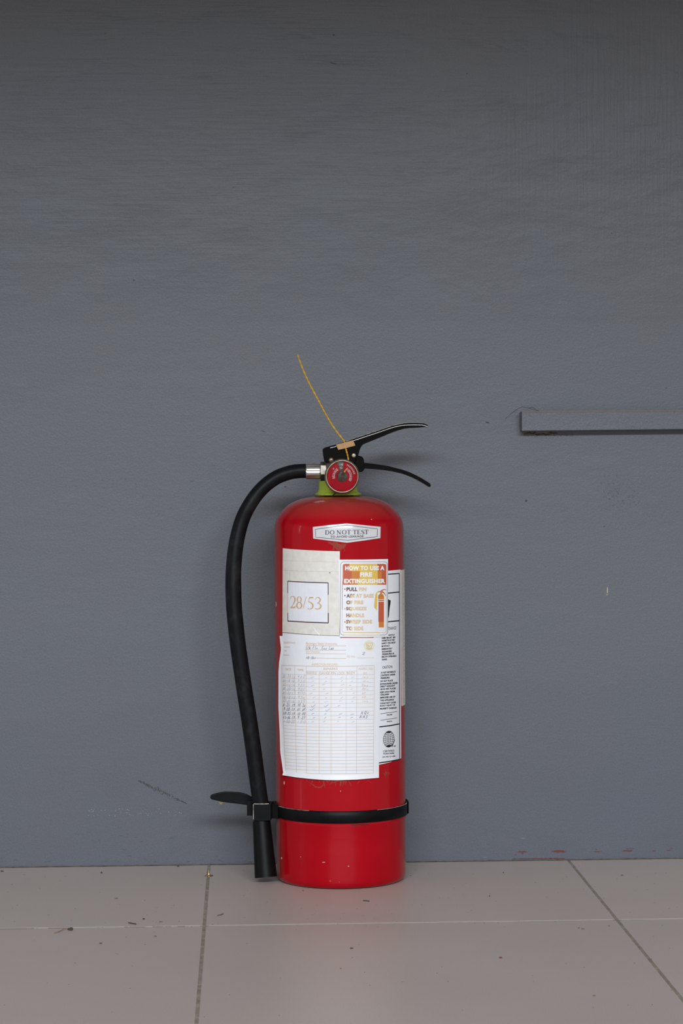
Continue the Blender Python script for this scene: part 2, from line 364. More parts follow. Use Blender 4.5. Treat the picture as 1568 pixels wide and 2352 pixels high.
for a in ((1017.5, 208.5, 3, 2.6), (1176.5, 1215, 4, 2), (1214, 1271.5, 3, 2), (535, 489, 8, 1.6), (1201, 1925.5, 20, 3), (1113, 1969, 12, 2)): flake(mb, *a, n=9)
prop(mb.build('speck', M_PALE, wall), 'pale specks on the paint', None, None, 'stuff')
mb = MB(); flake(mb, 1394.3, 1357, 2.6, 22, n=12, jag=0.2); flake(mb, 1394.0, 1365, 3.2, 6, n=9, jag=0.2)
mb.build('paint_drip', mat('cream_drip', (0.42, 0.38, 0.27), 0.5), wall)
mb = MB(); flake(mb, 1516, 1030, 0.1, 0.1)
# dirt and cracks around the strip
mb = MB()
for k in range(26): flake(mb, 1205+k*2.4*1.2, 993.5+random.random()*3.5+(3 if 8 < k < 20 else 0), 7, 4, n=8, jag=0.5)
for k in range(60): flake(mb, 1195+random.random()*120, 996+abs(random.gauss(0, 4)), 2, 1.2, n=6)
for k in range(16): flake(mb, 1194+random.random(), 948+k*2.8, 2.5, 3.2, n=7)
for k in range(10): flake(mb, 1231+k*0.6, 943.2, 4, 2, n=6)
prop(mb.build('dirt', M_DIRT, wall), 'brown dirt under the left end of the strip', None, None, 'stuff')
mb = MB()
def wstroke(mb, pts, wd, Y=-0.0003, m=0):
    for i in range(len(pts)-1):
        (x0, y0), (x1, y1) = pts[i], pts[i+1]; dx, dy = x1-x0, y1-y0; l = math.hypot(dx, dy) or 1; nx, ny = -dy/l*wd/2, dx/l*wd/2
        q = [P(x0+nx, y0+ny, Y), P(x0-nx, y0-ny, Y), P(x1-nx, y1-ny, Y), P(x1+nx, y1+ny, Y)]
        mb.add(q, [(0, 1, 2, 3), (3, 2, 1, 0)], m)
wstroke(mb, [(1160, 962), (1172, 951), (1186, 941), (1198, 934), (1206, 936), (1218, 938), (1228, 941)], 0.7)
wstroke(mb, [(1215, 937), (1222, 935), (1230, 940)], 0.7)
prop(mb.build('crack', M_SMEAR, wall), 'hairline crack running up to the strip', None, None, 'stuff')
M_LEDGE = noisy('worn_trim_edge', (0.115, 0.105, 0.10), (0.14, 0.13, 0.13), 120, 0.6)
mb = MB(); a0 = P(1197.7, 943.6, tY-0.0004); a1 = P(1197.7, 947.6, tY-0.0004)
mb.add([a0, a0+Vector((L, 0, dz*L)), a1+Vector((L, 0, dz*L*0.5)), a1], [(3, 2, 1, 0)]); mb.build('worn_edge', M_LEDGE, trim)
# seam between wall and floor
mb = MB(); M_CAULK = noisy('dirty_sealant', (0.06, 0.055, 0.05), (0.14, 0.125, 0.10), 60, 0.8, bump=0.5)
pts = [(-3.0+0.004*k) for k in range(1500)]
vs = []; fs = []
for k, x in enumerate(pts):
    hh = 0.0004+0.0008*random.random()**2; dd = 0.0012+0.0010*random.random()
    vs += [(x, 0.0, hh), (x, -dd*0.4, hh*0.7), (x, -dd, -0.0002)]
    if k: b = 3*k; fs += [(b-3, b-2, b+1, b), (b-2, b-1, b+2, b+1)]
mb.add(vs, fs, 0, True); o = mb.build('sealant', M_CAULK, wall)

# ------------------------------------------------------------------ fire extinguisher
AX = P(783.3, 2000, -0.101).x; AY = -0.101
EX = empty('fire_extinguisher', (AX, AY, 0))
prop(EX, 'red upright fire extinguisher with paper labels standing on the tiles against the wall', 'fire extinguisher')
S2 = 2155.0
def zp(py): return P(783, py, AY).z
RB = 0.0693
prof = [(0.0, 0.004), (0.058, 0.004), (0.061, 0.0005), (0.0655, 0.0008), (0.0680, 0.0032), (0.0690, 0.0070), (RB, 0.012)]
zs1 = P(783, 1965, AY-RB).z; zs2 = P(783, 1897, AY-RB).z
for z0, d in ((zs1, 0.00012), (zs2, 0.0005)):
    prof += [(RB, z0-0.0025), (RB+d, z0-0.0008), (RB+d, z0+0.0008), (RB, z0+0.0025)]
zshoulder = [(150.0, 1226), (149.6, 1214), (148, 1203), (144.3, 1192), (137.6, 1180.5), (128.5, 1169.5), (118.5, 1160), (107, 1152.8), (93, 1147), (79, 1143.0), (62, 1140.6), (45, 1139.6), (34, 1139.3)]
prof += [(d/150.0*RB, zp(y)) for d, y in zshoulder] + [(34/150*RB*0.9, zp(1134)), (0.0, zp(1134))]
def smooth_prof(pr, n=4):
    cut = [i for i, p in enumerate(pr) if p[1] > 0.3][0]
    sm = catmull([Vector((a, b, 0)) for a, b in pr[cut:-2]], n)
    return pr[:cut]+[(p.x, p.y) for p in sm]+pr[-2:]
prof2 = smooth_prof(prof)
revolve(prof2, (AX, AY, 0), 128).build('cylinder', M_RED, EX)
body = COL.objects['cylinder']
PZ = [(z, r) for r, z in prof2[6:-2]]
def rad(z):
    if z <= zp(1226): return RB
    for (z0, r0), (z1, r1) in zip(PZ, PZ[1:]):
        if z0 <= z <= z1 and z1 > z0: return r0+(r1-r0)*(z-z0)/(z1-z0)
    return RB
def S(px, py, off=0.0):
    """point on the cylinder (raised by off) that the photo shows at this pixel"""
    y = AY-RB
    for _ in range(30):
        p = P(px, py, y); R = rad(p.z)+off; x = (p.x-AX)/R
        if abs(x) > 0.985:
            s = math.sqrt(1-0.985**2); y = AY-R*s+(abs(x)-0.985)*R*1.0
        else: y = AY-R*math.sqrt(1-x*x)
    return P(px, py, y)

# ---- paper and print on the cylinder
def poly_at(pl, t):
    d = [0]
    for a, b in zip(pl, pl[1:]): d.append(d[-1]+math.hypot(b[0]-a[0], b[1]-a[1]))
    T = t*d[-1]
    for i in range(len(pl)-1):
        if T <= d[i+1]+1e-9:
            f = (T-d[i])/max(d[i+1]-d[i], 1e-9); return (pl[i][0]+(pl[i+1][0]-pl[i][0])*f, pl[i][1]+(pl[i+1][1]-pl[i][1])*f)
    return pl[-1]
def sheet(name, top, bottom, left, right, off, material, parent, label=None, nu=28, nv=28, lift=None, th=0.0002):
    """paper bounded by four pixel polylines (top/bottom left to right, left/right top to bottom)"""
    vs = []; fs = []
    for j in range(nv+1):
        v = j/nv
        for i in range(nu+1):
            u = i/nu; T = poly_at(top, u); B = poly_at(bottom, u); L_ = poly_at(left, v); R_ = poly_at(right, v)
            q = [(1-v)*T[k]+v*B[k]+(1-u)*L_[k]+u*R_[k]-((1-u)*(1-v)*top[0][k]+u*(1-v)*top[-1][k]+(1-u)*v*bottom[0][k]+u*v*bottom[-1][k]) for k in (0, 1)]
            vs.append(S(q[0], q[1], off+(lift(u, v) if lift else 0)))
    W = nu+1
    for j in range(nv):
        for i in range(nu): a = j*W+i; fs.append((a, a+W, a+W+1, a+1))
    n = len(vs); back = []
    for p in vs:
        d = Vector((p.x-AX, p.y-AY, 0)).normalized(); back.append(p-d*th)
    rim = [i for i in range(W)]+[j*W+nu for j in range(1, nv+1)]+[nv*W+i for i in range(nu-1, -1, -1)]+[j*W for j in range(nv-1, 0, -1)]
    fb = [tuple(i+n for i in f[::-1]) for f in fs]
    rf = [(rim[k], rim[(k+1) % len(rim)], rim[(k+1) % len(rim)]+n, rim[k]+n) for k in range(len(rim))]
    mb = MB(); mb.add(vs, fs, 0, True); mb.add(back, [tuple(i-n for i in f) for f in fb], 0, False); mb.add(vs+back, rf, 0, False)
    o = mb.build(name, material, parent)
    if label: o['label'] = label
    return o
_tc = {}
def text_geo(s, bold):
    if (s, bold) in _tc: return _tc[(s, bold)]
    cu = bpy.data.curves.new('t', 'FONT'); cu.body = s; cu.size = 1; cu.resolution_u = 3; cu.offset = bold; cu.space_character = 1.0+bold*1.5
    o = bpy.data.objects.new('t', cu); COL.objects.link(o); dg = bpy.context.evaluated_depsgraph_get(); me = o.evaluated_get(dg).to_mesh()
    vs = [(v.co.x, v.co.y) for v in me.vertices]; fs = [tuple(p.vertices) for p in me.polygons]
    bpy.data.objects.remove(o); bpy.data.curves.remove(cu)
    x0 = min(v[0] for v in vs); x1 = max(v[0] for v in vs); y0 = min(v[1] for v in vs); y1 = max(v[1] for v in vs)
    r = ([((x-x0)/(x1-x0), (y-y0)/(y1-y0)) for x, y in vs], fs); _tc[(s, bold)] = r; return r
class Print:
    def __init__(s, off): s.mb = MB(); s.off = off
    def put(s, pts, faces, ink, d=0.0): s.mb.add([S(x, y, s.off+d) for x, y in pts], faces, INKN.index(ink))
    def text(s, str_, x0, x1, yt, yb, ink, slope=0.0, bold=0.0, shear=0.0, d=0.0):
        vs, fs = text_geo(str_, bold)
        s.put([(x0+u*(x1-x0)+shear*(v-0.5)*(yb-yt), yb-v*(yb-yt)+slope*u) for u, v in vs], fs, ink, d)
    def line(s, pts, wd, ink, n=6, d=0.0, close=False):
        """ribbon along pixel points; wd number or list"""
        if close: pts = list(pts)+[pts[0]]
        P2 = []; W = []
        ws = wd if isinstance(wd, (list, tuple)) else [wd]*len(pts)
        for i in range(len(pts)-1):
            L_ = math.hypot(pts[i+1][0]-pts[i][0], pts[i+1][1]-pts[i][1]); k = max(1, int(L_/n))
            for q in range(k): f = q/k; P2.append((pts[i][0]*(1-f)+pts[i+1][0]*f, pts[i][1]*(1-f)+pts[i+1][1]*f)); W.append(ws[i]*(1-f)+ws[i+1]*f)
        P2.append(pts[-1]); W.append(ws[-1]); N = len(P2); out = []
        for i in range(N):
            if close and i in (0, N-1): a = P2[N-2]; b = P2[1]
            else: a = P2[max(i-1, 0)]; b = P2[min(i+1, N-1)]
            dx, dy = b[0]-a[0], b[1]-a[1]; l = math.hypot(dx, dy) or 1; nx, ny = -dy/l*W[i]/2, dx/l*W[i]/2
            out += [(P2[i][0]+nx, P2[i][1]+ny), (P2[i][0]-nx, P2[i][1]-ny)]
        s.put(out, [(2*i, 2*i+1, 2*i+3, 2*i+2) for i in range(N-1)], ink, d)
    def curve(s, pts, wd, ink, n=5, d=0.0):
        if isinstance(wd, (list, tuple)): c3 = catmull([(a, b, w_) for (a, b), w_ in zip(pts, wd)], n)
        else: c3 = catmull([(a, b, wd) for a, b in pts], n)
        s.line([(p.x, p.y) for p in c3], [max(p.z, 0.1) for p in c3], ink, n=99, d=d)
    def quad(s, x0, y0, x1, y1, ink, nx=8, ny=4, d=0.0):
        s.put([(x0+(x1-x0)*i/nx, y0+(y1-y0)*j/ny) for j in range(ny+1) for i in range(nx+1)], [(j*(nx+1)+i, (j+1)*(nx+1)+i, (j+1)*(nx+1)+i+1, j*(nx+1)+i+1) for j in range(ny) for i in range(nx)], ink, d)
    def fan(s, pts, ink, d=0.0):
        s.put(pts, [tuple(range(len(pts)))], ink, d)
    def build(s, name, parent, label=None):
        used = sorted(set(s.mb.m)); s.mb.m = [used.index(i) for i in s.mb.m]
        o = s.mb.build(name, [INKM[i] for i in used], parent)
        if label: o['label'] = label
        return o

# serif letters drawn as strokes in a unit box: list of (points, widths); widths in units of stroke weight
def arc(cx, cy, rx, ry, a0, a1, n=16, thick=1.0, thin=0.3):
    p = []; w_ = []
    for i in range(n+1):
        a = math.radians(a0+(a1-a0)*i/n); p.append((cx+rx*math.cos(a), cy+ry*math.sin(a))); w_.append(thin+(thick-thin)*abs(math.cos(a))**1.3)
    return (p, w_)
def st(pts, w_): return (pts, [w_]*len(pts))
SER = {
 'D': [st([(.2, 0), (.2, 1)], 1), st([(0, 0), (.45, 0)], .35), st([(0, 1), (.45, 1)], .35), arc(.42, .5, .5, .5, 90, -90)],
 'O': [arc(.5, .5, .44, .5, 0, 360, 28)],
 'N': [st([(.16, 0), (.16, 1)], .4), st([(.84, 0), (.84, 1)], .4), st([(.12, 1), (.84, 0)], 1), st([(0, 0), (.34, 0)], .35), st([(0, 1), (.2, 1)], .35), st([(.66, 1), (1, 1)], .35)],
 'T': [st([(.5, 0), (.5, 1)], 1), st([(.02, 1), (.98, 1)], .4), st([(.04, 1), (.02, .76)], .35), st([(.96, 1), (.98, .76)], .35), st([(.3, 0), (.7, 0)], .35)],
 'E': [st([(.22, 0), (.22, 1)], 1), st([(0, 0), (.92, 0)], .4), st([(0, 1), (.88, 1)], .4), st([(.22, .52), (.66, .52)], .35), st([(.88, 1), (.88, .78)], .35), st([(.92, 0), (.96, .24)], .35), st([(.66, .64), (.66, .4)], .35)],
 'S': [([(.84, .72), (.82, .97), (.5, 1.0), (.2, .93), (.14, .72), (.34, .57), (.66, .45), (.86, .27), (.78, .07), (.46, 0), (.16, .04), (.12, .3)], [.3, .3, .35, .6, .9, 1, 1, .9, .6, .35, .3, .3])],
 '2': [([(.04, .74), (.12, .93), (.45, 1.0), (.8, .9), (.88, .68), (.7, .42), (.4, .2), (.08, .03)], [.3, .4, .5, .8, 1, .7, .4, .35]), st([(.02, .03), (.95, .04)], .95), st([(.93, .04), (1, .18)], .4)],
 '8': [arc(.5, .745, .36, .245, -60, 300, 20, .8, .3), arc(.5, .255, .44, .25, 90, 450, 22, 1, .35)],
 '5': [st([(.3, .97), (.98, .99)], .95), st([(.32, .97), (.16, .62)], .35), ([(.16, .62), (.5, .57), (.84, .42), (.92, .22), (.72, .05), (.36, 0), (.04, .05)], [.35, .7, 1, 1, .7, .45, .8])],
 '3': [([(.08, .78), (.2, .95), (.52, 1.0), (.8, .88), (.8, .7), (.6, .57), (.36, .5)], [.3, .4, .5, .9, .9, .5, .3]), ([(.36, .5), (.7, .47), (.92, .3), (.86, .12), (.62, .02), (.32, 0), (.03, .06)], [.3, .6, 1, 1, .7, .5, .8])],
 '/': [st([(0, 0), (1, 1)], .4)]}
def serif(pr, ch, x0, x1, yt, yb, wt, ink, slope=0.0):
    for pts, ws in SER[ch]:
        q = [(x0+u*(x1-x0), yb-v*(yb-yt)+slope*(x0+u*(x1-x0))) for u, v in pts]
        if len(q) > 2 and ch in 'S253': pr.curve(q, [a*wt for a in ws], ink, n=5)
        else: pr.line(q, [a*wt for a in ws], ink, n=3)

# label on the far right, wrapping round the side
def wrap_label():
    a0 = math.asin((S(921.0, 1450).x-AX)/RB); a1 = a0+0.62; mb = MB(); vs = []; fs = []; N = 16
    for i in range(N+1):
        a = a0+(a1-a0)*i/N
        for z in (S(921, 1622).z, S(921, 1309.3).z):
            for R in (RB+0.0004, RB+0.0001): vs.append((AX+R*math.sin(a), AY-R*math.cos(a), z))
    for i in range(N):
        b = 4*i; fs += [(b, b+4, b+6, b+2), (b+1, b+3, b+7, b+5), (b, b+1, b+5, b+4), (b+2, b+6, b+7, b+3)]
    fs += [(0, 2, 3, 1), (4*N, 4*N+1, 4*N+3, 4*N+2)]
    mb.add(vs, fs); mb.build('side_label', M_LINEN, EX)['label'] = 'cream label wrapping round the right flank'
    sl = COL.objects['side_label']; mb = MB()
    def vl(da, wd, z0, z1, mi=0):
        q = []
        for a in (a0+da, a0+da+wd):
            for z in (z0, z1): q.append((AX+(RB+0.0005)*math.sin(a), AY-(RB+0.0005)*math.cos(a), z))
        mb.add(q, [(0, 2, 3, 1)], mi)
    zb, zt = S(921, 1617).z, S(921, 1315).z
    vl(0.035, 0.008, zb, zt); vl(0.065, 0.004, zb, zt)
    for k in range(34):
        z = zb+0.004+(zt-zb-0.012)*k/34; vl(0.10, 0.03+0.25*random.random(), z, z+0.0009)
    mb.build('print', INK['fold'], sl)
wrap_label()

# certification label
lb = sheet('maintenance_label', [(858, 1313.5), (890, 1311), (919.7, 1308.3)], [(858, 1757.5), (871, 1756.3), (895, 1751), (921.2, 1741.6)], [(858, 1313.5), (858, 1757.5)], [(919.7, 1308.3), (920.2, 1500), (921.2, 1741.6)], 0.0003, M_PAPER, EX, 'white black-ruled label with caution text down the right side')
pr = Print(0.00042)
X3 = lambda x: 860+x/9.047
Ya = lambda y: 1300+y/9.047
Yb = lambda y: 1520+y/9.047
pr.line([(X3(180), Ya(180)), (X3(275), Ya(172)), (X3(512), Ya(155))], 2.4, 'black')
pr.line([(X3(515), Ya(150)), (X3(516), Ya(1200)), (X3(522), Yb(2030))], 1.5, 'black', n=20)
pr.line([(X3(180), Ya(573)), (X3(275), Ya(565)), (X3(510), Ya(541))], 2.6, 'black')
pr.line([(X3(180), Ya(1168)), (X3(275), Ya(1160)), (X3(510), Ya(1137))], 2.6, 'black')
pr.line([(X3(70), Yb(1357)), (X3(103), Yb(1352)), (X3(300), Yb(1331)), (X3(520), Yb(1290))], 2.6, 'black')
pr.line([(X3(70), Yb(2104)), (X3(95), Yb(2101)), (X3(300), Yb(2072)), (X3(520), Yb(2029))], 2.6, 'black')
pr.fan([(X3(x), Ya(y)) for x, y in ((260, 690), (275, 690), (300, 700), (335, 716), (328, 790), (318, 840), (305, 940), (298, 1040), (288, 1076), (260, 1080))], 'black')
def T3(s, x0, x1, y0, y1, Y=Ya, bold=0.05, ink='black', sl=-22):
    pr.text(s, X3(x0), X3(x1), Y(y0)+0.6, Y(y1)+0.6, ink, slope=sl/9.047*(x1-x0)/300, bold=bold)
T3('TENANCE', 268, 452, 1262, 1325, bold=0.0)
T3('MONTHLY', 290, 420, 1415, 1450, ink='grey')
for s, x0, x1, y0 in (('HER MUST BE', 150, 430, 1478), ('NOBSTRUCTED', 152, 420, 1531), ('SAFETY PIN MUST', 148, 438, 1588), ('BE INTACT', 148, 315, 1645), ('IMMEDIATELY', 150, 368, 1705), ('ISCHARGED', 155, 356, 1760), ('PRESSURE IS', 160, 405, 1813), ('BELOW OPERABLE', 150, 452, 1866), ('RANGE', 155, 255, 1922)): T3(s, x0, x1, y0, y0+36)
T3('CAUTION:', 163, 375, 2073, 2128, bold=0.01)
for s, x0, x1, y0 in (('DO NOT INCINERATE', 122, 437, 205), ('CONTENTS UNDER', 122, 430, 262), ('PRESSURE', 128, 310, 318), ('DO NOT PLACE', 120, 380, 382), ('EXTINGUISHER UNDER', 116, 480, 442), ('DIRECT SUNLIGHT', 118, 425, 493), ('OR IN WET PLACES', 116, 440, 550), ('KEEP AWAY FROM', 116, 420, 612), ('CHILDREN', 118, 300, 664), ('IMPROPER USE OF', 116, 430, 724), ('THIS APPLIANCE', 114, 400, 782), ('COULD NOT CAUSE', 112, 440, 842), ('BODILY INJURY OR', 112, 432, 898), ('PROPERTY DAMAGE', 110, 455, 955)): T3(s, x0, x1, y0, y0+37, Y=Yb)
pr.line([(X3(125), Yb(1082)), (X3(468), Yb(1033))], 1.0, 'black'); pr.line([(X3(122), Yb(1217)), (X3(468), Yb(1166))], 1.0, 'black')
T3('Date Mfd.', 255, 370, 1085, 1112, Y=Yb); T3('Serial No.', 255, 370, 1222, 1248, Y=Yb)
gx, gy, ga, gb = X3(295), Yb(1607), 12.3, 18.4
gl = lambda u, v: (gx+ga*u, gy-gb*v-1.3*u)
pr.line([gl(math.cos(a), math.sin(a)) for a in [2*math.pi*i/32 for i in range(32)]], 1.2, 'black', n=99, close=True)
for k in (0.33, 0.68): 
    for s_ in (1, -1): pr.line([gl(s_*k*math.cos(a), math.sin(a)) for a in [math.pi*(i/14-0.5) for i in range(15)]], 0.8, 'black', n=99)
pr.line([gl(0, -1), gl(0, 1)], 0.8, 'black')
for v0 in (-0.72, -0.42, -0.12, 0.14, 0.42, 0.72):
    hw = math.sqrt(1-v0*v0); sg = -0.16*(1 if v0 > 0 else -1)*abs(v0)*2
    pr.line([gl(hw*u, v0+sg*(1-u*u)) for u in [i/6-1 for i in range(13)]], 0.85, 'black', n=99)
pr.fan([gl(u, v) for u, v in ((-.5, -.84), (-.2, -.72), (.2, -.72), (.52, -.8), (.3, -.96), (0, -1), (-.3, -.96))], 'black')
pr.fan([gl(u, v) for u, v in ((.3, .94), (-.3, .94), (-.55, .84), (-.2, .76), (.2, .76), (.55, .84))], 'black')
pr.line([gl(.15, -.62), gl(.58, -1.0), gl(1.16, -.12)], [0.8, 2.2, 0.5], 'black', n=99)
T3('BPS', 398, 438, 1735, 1762, Y=Yb)
T3('CERTIFIED', 180, 412, 1835, 1880, Y=Yb, bold=0.01); T3('Product Quality', 182, 412, 1893, 1928, Y=Yb); T3('LIC. NO. Q 4-486', 167, 432, 1960, 1990, Y=Yb)
pr.build('print', lb)

# number sheet
X1 = lambda x: 640+x/10.453
Y1 = lambda y: 1250+y/10.453
sheet('backing_strip', [(648.6, 1451), (780, 1458)], [(648.4, 1467), (782, 1474)], [(648.6, 1451), (648.4, 1467)], [(780, 1458), (782, 1474)], 0.0004, M_PAPER, EX, 'narrow white strip under the number sheet', 20, 3)
nb_ = sheet('number_sheet', [(649.1, 1259.1), (665, 1260.9), (700, 1263.3), (740, 1265.2), (780.2, 1266.3)], [(648.3, 1452.0), (700, 1457.6), (740, 1459.6), (780, 1460.8)], [(649.1, 1259.1), (648.3, 1452.0)], [(780.2, 1266.3), (780, 1460.8)], 0.0006, M_LINEN, EX, 'cream taped sheet with a framed number')
pr = Print(0.00072)
q = [(660.3, 1334.5), (753.4, 1338.2), (753.7, 1431.3), (660.6, 1427)]
bq = lambda u, v: (q[0][0]*(1-u)*(1-v)+q[1][0]*u*(1-v)+q[2][0]*u*v+q[3][0]*(1-u)*v, q[0][1]*(1-u)*(1-v)+q[1][1]*u*(1-v)+q[2][1]*u*v+q[3][1]*(1-u)*v)
INKN.append('boxpaper'); INKM.append(M_BOXP)
N = 14; pr.put([bq(-0.015+1.045*i/N, -0.012+1.04*j/N) for j in range(N+1) for i in range(N+1)], [(j*(N+1)+i, (j+1)*(N+1)+i, (j+1)*(N+1)+i+1, j*(N+1)+i+1) for j in range(N) for i in range(N)], 'boxpaper')
e = 0.00012
pr.line([bq(0, .005), bq(.5, .012), bq(1, .005)], 2.3, 'brown', d=e); pr.line([bq(0, .995), bq(.5, 1.0), bq(1, .995)], 2.6, 'brown', d=e)
pr.line([bq(0, 0), bq(0, .30)], 1.5, 'brown', d=e); pr.line([bq(0, .30), bq(0, .79)], 1.5, 'pale', d=e); pr.line([bq(0, .79), bq(0, 1)], 1.6, 'brown', d=e)
pr.line([bq(1, 0), bq(1, .30)], 2.0, 'brown', d=e); pr.line([bq(1, .30), bq(1, .75)], 2.0, 'pale', d=e); pr.line([bq(1, .75), bq(1, 1)], 2.4, 'brown', d=e)
pr.off += e
for ch, a, b, c0, d0 in (('2', 278, 402, 1250, 1528), ('8', 425, 555, 1257, 1543), ('/', 585, 660, 1262, 1535), ('5', 690, 828, 1277, 1556), ('3', 866, 1018, 1277, 1558)):
    serif(pr, ch, X1(a), X1(b), Y1(c0), Y1(d0), 3.4, 'tan')
pr.off -= e
pr.line([(649, Y1(625)), (700, Y1(645)), (779, Y1(658))], 0.45, 'fold'); pr.line([(650, Y1(395)), (779, Y1(425))], 0.3, 'fold'); pr.line([(X1(268), Y1(640)), (X1(270), Y1(860))], 0.35, 'fold')
pr.line([(649, Y1(2118)), (700, Y1(2165)), (779.5, Y1(2202))], [1.1, .9, .8], 'brown')
pr.line([(779.4, Y1(1500)), (779.4, Y1(2180))], 0.8, 'grey', n=5)
pr.fan([(X1(1226)+1.3*math.cos(a), Y1(685)+1.2*math.sin(a)) for a in [2*math.pi*i/10 for i in range(10)]], 'black')
pr.line([(X1(815), Y1(1960)), (X1(880), Y1(2080)), (X1(980), Y1(2170))], [0.4, 2.6, 3.6], 'white')
pr.build('print', nb_)

# inspection record sheet
X4 = lambda x: 630+x/4.9
Y4 = lambda y: 1440+y/4.9
def ilift(u, v): return 0.0022*max(0, (v-0.968)/0.032)**1.2*(1-0.4*u)+0.0008*max(0, (0.02-u)/0.02)
ins = sheet('inspection_sheet', [(641.8, 1460.6), (700, 1463), (780, 1465), (874.9, 1464.9)], [(648.4, 1780.4), (680, 1785.5), (711.6, 1789), (745, 1791.5), (772.9, 1792.2), (820, 1790.5), (869.8, 1786.5)],
    [(641.8, 1460.6), (645.3, 1491), (641, 1520), (639.4, 1542), (639.2, 1623.7), (642.2, 1685), (643.3, 1725.7), (650.4, 1776), (648.4, 1780.4)], [(874.9, 1464.9), (876, 1517.5), (871.8, 1583), (870.6, 1685), (869.8, 1786.5)], 0.0008, M_PAPER, EX, 'white inspection record sheet with a ruled table', 48, 48, lift=lambda u, v: ilift(u, v))
pr = Print(0.00093)
def row(y, xa=82, xb=1122, wd=0.7, ink='rose'):
    """ruled line at mid-sheet height y (crop units) following the sag of the sheet"""
    pts = []
    for i in range(13):
        x = xa+(xb-xa)*i/12; s = (x-600)/520
        dl = (11+13*min(1, (y-430)/650)) if s < 0 else 7
        pts.append((X4(x), Y4(y-dl*s*s)))
    pr.line(pts, wd, ink)
def lx(y): return 82+46*max(0, (y-430)/1200)**1.6
def rx(y): return 1124-11*(y-430)/1200
row(443, 82, 1124, 1.3); row(500, 357, 928, 0.7)
ys = [541+i*45.8 for i in range(13)]; ys += [ys[-1]+37.5*i for i in range(1, 16)]
for y in ys[:-1]: row(y, lx(y), rx(y), 0.75 if y < 1100 else 0.85)
row(ys[-1], lx(ys[-1]), rx(ys[-1]), 1.1)
yb = ys[-1]
for xa, xb, y0 in ((82, 128, 432), (228, 247, 437), (357, 360, 440), (503, 503, 500), (635, 635, 501), (808, 806, 500), (928, 922, 440), (1124, 1113, 437)):
    pts = [];
    for i in range(17):
        f = i/16; y = y0+(yb-y0-(24 if xa < 100 else 14 if xa < 300 else 2 if xa < 1000 else 7))*f; x = xa+(xb-xa)*f**1.6 if xa < 100 else xa+(xb-xa)*f
        pts.append((X4(x), Y4(y)))
    pr.line(pts, 0.8, 'rose')
def T4(s, x0, x1, y0, y1, ink='pale', sl=0.0, bold=0.0, shear=0.0): pr.text(s, X4(x0), X4(x1), Y4(y0), Y4(y1), ink, slope=sl/4.9, bold=bold, shear=shear)
T4('Establishment:', 106, 236, 160, 186, sl=3); T4('Location:', 106, 176, 211, 232, sl=2); T4('Type:', 102, 138, 257, 278); T4('Capacity:', 96, 172, 304, 328, sl=2)
T4('Batangas State University', 357, 706, 174, 203, 'tan', sl=4); T4('Dry Chemical', 357, 508, 267, 294, 'pale', sl=2, bold=0.01); T4('FE No.', 818, 914, 322, 342, sl=1)
for y in (208, 257, 299, 349): pr.line([(X4(352), Y4(y)), (X4(580), Y4(y+4)), (X4(806), Y4(y+5))], 0.8, 'tan')
pr.line([(X4(932), Y4(350)), (X4(1122), Y4(346))], 0.7, 'pale')
T4('INSPECTION RECORD', 422, 712, 410, 434, 'gold', sl=1)
T4('DATE', 125, 187, 461, 487, 'tan', sl=3); T4('TIME', 258, 327, 472, 497, 'tan', sl=2); T4('REMARKS', 553, 710, 459, 484, 'tan', sl=-1)
T4('INSPECTED', 948, 1112, 459, 484, 'pale', sl=-1); T4('BY:', 1003, 1045, 510, 534, 'pale')
T4('NOOZLE', 362, 474, 503, 530, 'tan', sl=2); T4('GAUGE', 508, 622, 506, 534, 'tan'); T4('PIN LOCK', 643, 792, 507, 535, 'tan'); T4('BODY', 818, 908, 505, 533, 'tan')
# seal at top right of the sheet
cx, cy = X4(1067), Y4(210)
for r in (12.0, 9.6): pr.line([(cx+r*math.cos(a), cy+r*math.sin(a)*0.98) for a in [2*math.pi*i/28 for i in range(28)]], 0.7, 'goldpale', n=99, close=True)
for i in range(22):
    a = 2*math.pi*i/22; pr.line([(cx+10.3*math.cos(a), cy+10.3*math.sin(a)), (cx+11.4*math.cos(a), cy+11.4*math.sin(a))], 1.0, 'goldpale', n=99)
shd = [(-7, -6.5), (-3, -5.4), (0, -6.4), (3, -5.4), (7, -6.5), (6.6, 0), (4.2, 4.4), (0, 7.4), (-4.2, 4.4), (-6.6, 0)]
pr.line([(cx+x, cy+y) for x, y in shd], 1.8, 'gold', n=99, close=True)
pr.line([(cx-4, cy-2.6), (cx-0.4, cy+3.6), (cx+3.6, cy-3)], [3.4, 3, 1.6], 'gold', n=99)
pr.line([(cx-7, cy+5), (cx-3.5, cy+8), (cx, cy+9), (cx+3.5, cy+8), (cx+7, cy+5)], 1.3, 'gold', n=99)
